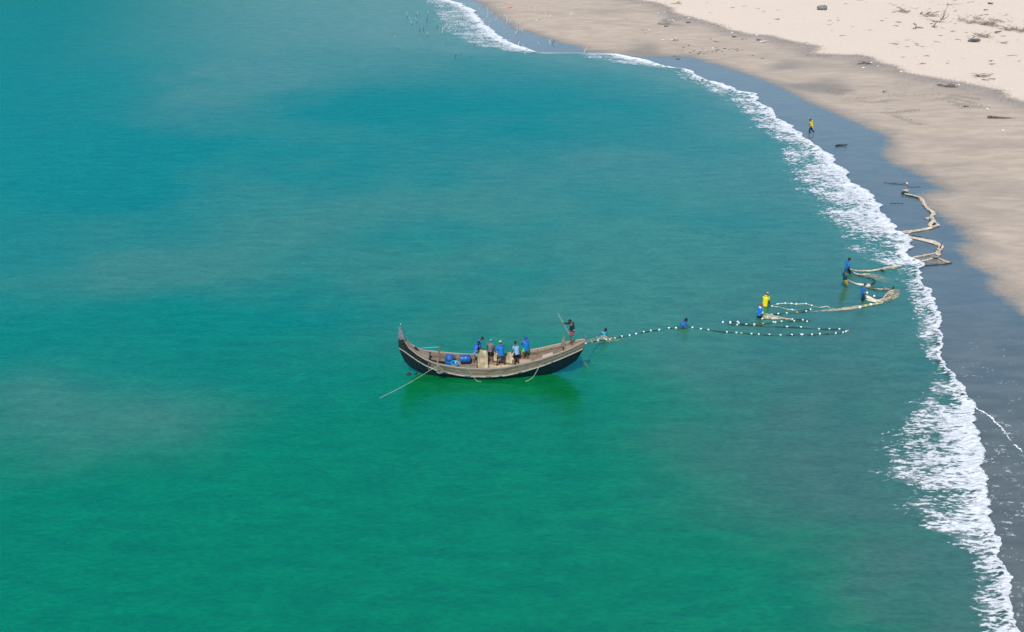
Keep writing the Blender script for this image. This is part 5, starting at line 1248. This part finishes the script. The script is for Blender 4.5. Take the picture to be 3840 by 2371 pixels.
branchy('driftwood', 'thin stick lying at the far left of the driftwood field', ZU((70, 98))[0], [{'p': zpt((70, 98), (20, 98, .05), (118, 93, .05)), 'r': .05}], M_drift)
branchy('driftwood', 'long dark branch lying flat on the damp sand by the right edge', ZX((2130, 800))[0], [{'p': [((x - 2130) / 3.3095, (y - 800) / 3.3095, z) for x, y, z in ((1990, 792, .1), (2060, 792, .16), (2130, 798, .12), (2270, 803, .06))], 'r': .13},
    {'p': [((x - 2130) / 3.3095, (y - 800) / 3.3095, z) for x, y, z in ((2000, 795, .1), (2025, 772, .4))], 'r': .06}, {'p': [((x - 2130) / 3.3095, (y - 800) / 3.3095, z) for x, y, z in ((2270, 803, .05), (2449, 806, .04))], 'r': .03}], M_drift_dk)
branchy('driftwood', 'short dark curved log on the tan damp sand', ZX((1732, 668))[0], [{'p': [((x - 1732) / 3.3095, (y - 668) / 3.3095, z) for x, y, z in ((1702, 655, .12), (1730, 664, .08), (1760, 658, .12))], 'r': .11}], M_drift_dk)
branchy('driftwood', 'dark twisted stick lying on the shining wet sand', Z3((1185, 552))[0], [{'p': [((x - 1185) / 3.78, (y - 552) / 3.78, z) for x, y, z in ((1100, 558, .04), (1160, 545, .1), (1210, 548, .08), (1265, 543, .16))], 'r': .10}, {'p': [((x - 1185) / 3.78, (y - 552) / 3.78, z) for x, y, z in ((1225, 545, .1), (1250, 535, .2))], 'r': .05}], M_black)
branchy('driftwood', 'white bleached branch bent over on the damp sand', ZW((460, 522))[0], [{'p': [((x - 460) / 3.4986, (y - 522) / 3.4986, z) for x, y, z in ((435, 520, .1), (460, 502, .5), (490, 522, .1))], 'r': .11}, {'p': [((x - 460) / 3.4986, (y - 522) / 3.4986, z) for x, y, z in ((390, 530, .1), (430, 520, .2))], 'r': .09}], M_bleach)
branchy('driftwood', 'long grey log lying at the far wrack line, upper middle', ZW((300, 316))[0], [{'p': [((x - 300) / 3.4986, (y - 316) / 3.4986, z) for x, y, z in ((228, 308, .12), (300, 312, .12), (392, 312, .1))], 'r': .13}], M_drift)
branchy('driftwood', 'crossed pale sticks on the grey wrack patch', ZW((430, 280))[0], [{'p': [((x - 430) / 3.4986, (y - 280) / 3.4986, z) for x, y, z in ((370, 268, .08), (500, 264, .08))], 'r': .05}, {'p': [((x - 430) / 3.4986, (y - 280) / 3.4986, z) for x, y, z in ((418, 258, .3), (445, 290, .05))], 'r': .06}], M_bleach)
branchy('driftwood', 'pale curved branch near the wrack edge, middle of the beach', ZW((1620, 552))[0], [{'p': [((x - 1620) / 3.4986, (y - 552) / 3.4986, z) for x, y, z in ((1565, 552, .06), (1620, 545, .14), (1700, 538, .06))], 'r': .10}], M_bleach)
for q, lab in (((340, 346), 'short dark log below the far grey log'), ((1230, 484), 'short dark log in the middle of the damp sand'), ((1548, 525), 'short dark log left of the pale curved branch'), ((630, 298), 'grey log pair by the wrack edge')):
    branchy('driftwood', lab, ZW(q)[0], [{'p': [(-8, 0, .08), (0, -1, .12), (9, -1, .08)], 'r': .10}], M_drift_dk)
for q, lab in (((695, 472), 'pale spiky twig clump alone on the damp sand'),):
    branchy('dead_bush', lab, ZX(q)[0], [{'p': [(0, 0, .05), (dx * .5, -1, .15), (dx, -3, z)], 'r': .04} for dx, z in ((-14, .2), (-9, .4), (-3, .55), (6, .5), (12, .6), (-1, .3))], M_bleach, 'dead bush', group=None)
# twig heaps (each a thing: a tangle of many twigs in one part)
def twig_heap(label, px, w, n, hgt=.5, mat=None, d=1.0):
    p = G(*px); s = scale_at(px[1]); root = empty('twig_heap', p, label, 'twig heap', 'twig heaps on the dry sand'); m = MB()
    for k in range(n):
        x = random.gauss(0, .33) * w / s; y = random.gauss(0, .4) * d; a = random.uniform(-.9, .9) + (math.pi if random.random() < .5 else 0); L = random.uniform(.3, 1.2); z0 = random.uniform(.02, hgt * .5)
        z1 = max(.02, z0 + random.uniform(-.2, hgt)); e = (x + L * math.cos(a), y + L * .6 * math.sin(a), z1); mid = ((x + e[0]) / 2, (y + e[1]) / 2, (z0 + z1) / 2 + random.uniform(0, .12))
        m.tube([(x, y, z0), mid, e], [.035, .028, .012], 5)
    m.build('twigs', mat or M_drift, root); return root
for q, w, n, lab in (((200, 215), 20, 16, 'small twig heap at the far left of the dry sand field'), ((275, 238), 14, 12, 'low twig heap just right of the leftmost heap'), ((720, 310), 40, 30, 'sparse twig scatter beneath the sloping sticks'),
                     ((1310, 385), 18, 14, 'small upright twig clump right of the tall limbs'), ((1500, 425), 28, 26, 'grey twig heap at the left end of the long brush line'), ((1770, 452), 44, 60, 'dense grey brush heap in the middle of the brush line'),
                     ((1930, 488), 18, 18, 'small brush heap just right of the dense heap'), ((2180, 555), 50, 50, 'wide brush spread near the right edge'), ((2400, 585), 26, 30, 'brush heap cut by the right edge of the photo'),
                     ((1610, 680), 30, 20, 'thin twigs behind the blue grey root stump'), ((1760, 685), 12, 14, 'tiny twig heap right of the root stump'), ((1980, 405), 40, 20, 'line of sticks above the brush line'), ((1600, 360), 24, 14, 'faint sticks above the left brush heap')):
    twig_heap(lab, ZU(q)[0], w, n)
twig_heap('dark wrack heap with litter at the dry sand edge, right', ZX((1510, 415))[0], 50, 26, .2, M_drift_dk, .8)
twig_heap('dark wrack heap with white litter at the dry sand edge, middle', ZX((480, 130))[0], 30, 18, .2, M_drift_dk, .6)
twig_heap('faint twigs on the far dry sand, left', ZW((485, 48))[0], 14, 12, .3, M_drift)
twig_heap('dry sticks strewn on pale sand near the right wrack edge', ZX((1920, 288))[0], 34, 12, .15, M_drift_dk)
# the grey drum-like stone
p = G(*ZW((2385, 132))[0]); m = MB(); M_ = Matrix.Rotation(R(-8), 3, 'Z')
def lump(d, q): return Vector((q.x * (1 + .06 * math.sin(7 * d.z + 2 * d.y)), q.y, q.z)) * (1 + .05 * math.sin(9 * d.x + 4 * d.y)) if True else q
ringsb = []
for k_, (x, rr) in enumerate(((-.74, .10), (-.68, .22), (-.52, .30), (-.25, .34), (.05, .37), (.35, .42), (.56, .40), (.68, .30), (.72, .14))):
    ringsb.append([tuple(M_ @ Vector((x + .06 * math.sin(a * 3 + k_), rr * math.cos(a) * (1 + .09 * math.sin(3 * a + k_)), .34 + rr * math.sin(a) * (1 + .08 * math.cos(2 * a + k_)) + .03 * math.sin(k_ * 2.2 + 2 * a)))) for a in np.linspace(0, 2 * math.pi, 18, endpoint=False)])
m.rings(ringsb); o = m.build('boulder', M_rock, None, True); o.location = p; props(o, 'blue grey log shaped boulder alone on the pale dry sand', 'boulder')
# yellow crumpled cloth far off
p = G(*ZT((66, 138))[0]); m = MB(); m.ball((0, 0, .10), (.30, .25, .15), None, 14, 9, 0, lambda d, q: q * (1 + .3 * math.sin(5 * d.x + 1) * math.cos(4 * d.y))); o = m.build('cloth', M_orange, None, True); o.location = p
props(o, 'crumpled orange yellow cloth dropped on the far damp sand', 'cloth')
# orange-white buoy with a tail of rope, weeds
root = empty('buoy', G(*Z6((605, 200))[0]), 'small pale orange buoy with a short rope tail on the wet sand', 'buoy'); m = MB(); m.ball((0, 0, .11), (.12, .12, .12)); m.build('ball', simple('pale_orange', (.62, .42, .30), .6, .15), root, True)
m = MB(); m.tube([(-.1, 0, .1), (-.5, .05, .03), (-1.4, .1, .03)], [.03, .025, .015], 6); m.build('rope_tail', M_rope_dk, root, True)
for q, lab in (((365, 182), 'curly dark weed strand left of the orange buoy'), ((690, 238), 'dark weed scraps right of the orange buoy'), ((450, 470), 'faint dark weed scraps on wet sand near the surf')):
    p = G(*Z6(q)[0]); m = MB()
    for k in range(4): x = -.5 + .3 * k; m.tube([(x, random.uniform(-.12, .12), .02), (x + .12, random.uniform(-.12, .12), .04), (x + .3, random.uniform(-.12, .12), .02)], [.012, .026, .008], 6)
    o = m.build('weed', M_black, None, True); o.location = p; props(o, lab, 'weed', 'weed on the wet sand')
# white litter
for i, (zm, q, lab) in enumerate(((ZT, (550, 380), 'white block lying on the far damp sand left of a pale branch'), (ZX, (545, 128), 'white bottle in the middle wrack heap'), (ZX, (480, 124), 'white sheet scrap in the middle wrack heap'), (ZX, (922, 235), 'white scrap on the wrack edge right of the middle heap'),
        (ZX, (1455, 412), 'white scrap at the left of the right wrack heap'), (ZX, (1600, 402), 'white bottle in the right wrack heap'), (ZX, (1640, 398), 'pale scrap right of the bottle in the right wrack heap'), (ZX, (1990, 702), 'white scrap on tan sand right of the curved log'),
        (ZX, (2185, 965), 'white scrap low on the tan sand at right'), (ZX, (635, 166), 'white scrap below the middle wrack heap'), (ZX, (455, 190), 'pale scrap left below the middle wrack heap'), (ZX, (1750, 380), 'white stick at the right wrack edge'),
        (ZW, (640, 242), 'white litter at the upper wrack edge'), (ZW, (765, 258), 'pale litter on the upper wrack edge, rightmost'), (ZW, (320, 165), 'white litter on the far wrack line'), (ZW, (240, 178), 'white litter leftmost on the far wrack line'), (ZW, (120, 402), 'pale litter on the far damp sand'),
        (ZW, (770, 362), 'white scrap above the orange sand patch'), (ZW, (1210, 435), 'white scrap near the middle dark log'), (ZW, (1530, 470), 'pale upright scrap above the short dark log'), (ZW, (955, 640), 'pale flat scrap among the dark clods'), (ZW, (300, 530), 'pale scrap left of the white bent branch'))):
    p = G(*zm(q)[0]); m = MB(); a = random.uniform(0, 3)
    if i % 3 == 1: m.tube([(-.2, 0, .09), (-.1, 0, .09), (.1, 0, .09), (.17, 0, .09), (.26, 0, .09)], [.05, .09, .09, .035, .03], 8)
    else: m.ball((0, 0, .06), (random.uniform(.11, .20), .10, random.uniform(.05, .10)), None, 10, 6, 0, lambda d, q_: q_ * (1 + .3 * math.sin(5 * d.x + a) * math.cos(4 * d.y)))
    o = m.build('litter', M_shell, None, i % 3 == 1); o.location = p; o.rotation_euler = (0, 0, a); props(o, lab, 'litter', 'white litter on the beach')
# clods
cl = []
for k in range(3):
    m = MB(); m.ball((0, 0, .03), (.15, .12, .06), None, 9, 6, 0, lambda d, q: q * (1 + .25 * math.sin(6 * d.x + k * 2) * math.cos(5 * d.z + k))); me = m.mesh('clod', True); me.materials.append(M_clod); cl.append(me)
pts = ZW((640, 598), (570, 625), (815, 632), (830, 658), (900, 665), (1010, 663), (1035, 652), (1000, 628), (1078, 674), (1112, 640), (1170, 656), (1203, 637), (1245, 650), (1278, 645), (1283, 670), (1340, 660), (950, 682), (875, 684), (795, 684), (1000, 685), (710, 670), (690, 672),
    (660, 695), (560, 662), (545, 685), (1110, 720), (770, 708), (840, 712), (1040, 552), (1000, 550), (970, 540), (422, 748), (500, 776), (460, 740), (518, 748), (1480, 732), (930, 515), (1345, 515), (1395, 512), (2350, 738), (1605, 772), (70, 440), (35, 402))
for x, y in pts:
    o = bpy.data.objects.new('clod', random.choice(cl)); COL.objects.link(o); o.location = [float(c) for c in G(x, y)]; k = random.uniform(.45, 1.15); o.scale = (k * random.uniform(.9, 1.8), k, k); o.rotation_euler = (0, 0, random.uniform(-.5, .5))
    props(o, 'small dark clod in the scatter on the damp sand beside the surf end', 'clod', 'dark clods on the damp sand')
# small sticks scattered over the dry sand
stk = []
for k in range(14):
    m = MB(); L = random.uniform(.2, .6)
    def sk(x0, y0, ang, L, r):
        p = []
        for j in range(5): p.append((x0 + (j / 4 - .5) * 2 * L * math.cos(ang) + random.uniform(-.05, .05), y0 + (j / 4 - .5) * 2 * L * math.sin(ang) + random.uniform(-.06, .06), r + random.uniform(0, .05)))
        m.tube(p, [r * q for q in (.7, 1, .9, .7, .35)], 5)
    sk(0, 0, random.uniform(-.2, .2), L, random.uniform(.018, .04))
    if k % 3 == 0: sk(random.uniform(-.2, .2), .15, random.uniform(-1, 1), L * .6, .016)
    if k % 4 == 0:
        for q in range(3): sk(random.uniform(-.4, .4), random.uniform(-.3, .3), random.uniform(-.6, .6), L * .35, .014)
    me = m.mesh('stick', True); me.materials.append((M_drift, M_drift_dk)[k % 2]); stk.append(me)
hubs = [(3380, 30, 60, 8), (3420, 60, 90, 14), (3520, 20, 60, 9), (3560, 95, 80, 12), (3700, 40, 80, 10), (3790, 70, 70, 12), (3760, 150, 80, 14), (3700, 130, 50, 8), (3640, 60, 40, 7), (3420, 185, 60, 8), (3500, 170, 60, 6), (3680, 288, 40, 6),
        (3120, 70, 50, 4), (2960, 95, 80, 4), (2850, 25, 70, 4), (2700, 30, 70, 3), (3240, 15, 60, 5), (3560, 250, 80, 5), (3300, 120, 80, 4), (3800, 220, 50, 5)]
near_what = ['by the leftmost twig heap', 'between the leftmost twig heap and the forked branch', 'above the long sloping stick', 'around the tall curved limbs', 'below the boat shaped log', 'at the top right corner', 'by the brush spread at the right edge',
  'between the root stump and the brush', 'left of the dense brush heap', 'below the forked branch', 'left of the root stump', 'near the strewn dry sticks', 'just right of the grey boulder', 'below the grey boulder', 'left of the grey boulder', 'far left of the boulder',
  'upper left of the driftwood field', 'below the root stump', 'left of the lone forked branch', 'low at the right edge of the dry sand']
for (hx, hy, hs, hn), nw in zip(hubs, near_what):
    for k in range(hn):
        px, py = hx + random.gauss(0, hs), hy + random.gauss(0, hs * .28)
        if px > 3850 or py < -5: continue
        q = P(px, py)
        if not inside(np.array([q[0]]), np.array([q[1]]), land_side(DRY))[0]: continue
        o = bpy.data.objects.new('stick', random.choice(stk)); COL.objects.link(o); o.location = [float(c) for c in G(px, py)]; z_ = random.choice((.45, .6, .8, 1.0, 1.3)); o.scale = (z_, z_, z_); o.rotation_euler = (0, 0, random.uniform(-.6, .6) + random.choice((0, math.pi)))
        props(o, 'small weathered stick on the dry sand ' + nw, 'stick', 'sticks scattered on the dry sand')
# trodden tracks on the damp sand: low crumbs of turned up sand
M_crumb = simple('turned_sand', (.27, .23, .19), .95, .35, 8, .02)
V, F = [], []
for line, w in (((720, 735), (800, 755), (900, 795), (1000, 830), (1090, 868), (1200, 895)), .25), (((1540, 518), (1700, 545), (1830, 560), (1900, 590)), .2), (((1500, 545), (1640, 580), (1760, 605), (1880, 628)), .2), (((1430, 560), (1560, 610), (1640, 650), (1720, 685)), .25), (((0, 465), (110, 485), (180, 520)), .3), (((60, 430), (150, 450), (240, 472)), .3), (((1690, 625), (1760, 640), (1890, 680)), .35), (((1100, 530), (1300, 520), (1500, 515), (1700, 505), (1900, 510)), .3), (((100, 580), (400, 560), (600, 545), (850, 520), (1000, 528)), .45), (((820, 740), (980, 722), (1120, 710)), .25):
    g = resample(np.array([G(*p) for p in ZX(*line)]), 140)
    for p in g:
        for q in range(2):
            x, y = p[0] + random.gauss(0, w * 1.6), p[1] + random.gauss(0, w); z = terrain(x, y) + .03; s_ = random.uniform(.02, .07); n0 = len(V)
            for ux, uy, uz in ((-1.5, 0, 0), (1.3, .3, 0), (0, -.6, 0), (.1, 0, .55)): V.append((x + s_ * ux, y + s_ * uy, z + s_ * uz))
            F += [(n0, n0 + 2, n0 + 3), (n0 + 2, n0 + 1, n0 + 3), (n0 + 1, n0, n0 + 3)]
me = bpy.data.meshes.new('tracks'); me.from_pydata(V, [], F); o = link_mesh('tracks', me, None, [M_crumb])
props(o, 'faint trodden tracks and crumbs of turned sand crossing the damp beach', 'tracks', None, 'stuff')
# wrack: fine dark bits along the dry edge
V, F = [], []; D = resample(DRY[2:-4], 4000)
for k in range(3400):
    c = D[random.randrange(3999)]; off = -abs(random.gauss(0, 2.2)) + .4
    x, y = c[0] + random.gauss(0, .5) - .35 * off * -1, c[1] + off * .8 + random.gauss(0, .4)
    s = random.uniform(.02, .075); a = random.uniform(-.6, .6); z = max(terrain(x, y), 0) + .01 if k % 1 == 0 else 0
    n0 = len(V); ca, sa = math.cos(a), math.sin(a)
    for ux, uy, uz in ((-1.6, 0, 0), (1.6, 0, 0), (0, .5, 0), (0, 0, .7)): V.append((x + s * (ux * ca - uy * sa), y + s * (ux * sa + uy * ca), z + s * uz))
    F += [(n0, n0 + 1, n0 + 3), (n0 + 1, n0 + 2, n0 + 3), (n0 + 2, n0, n0 + 3)]
me = bpy.data.meshes.new('wrack'); me.from_pydata(V, [], F); o = link_mesh('wrack', me, None, [M_drift])
props(o, 'fine dark wrack strewn along the upper tide line', 'wrack', None, 'stuff')
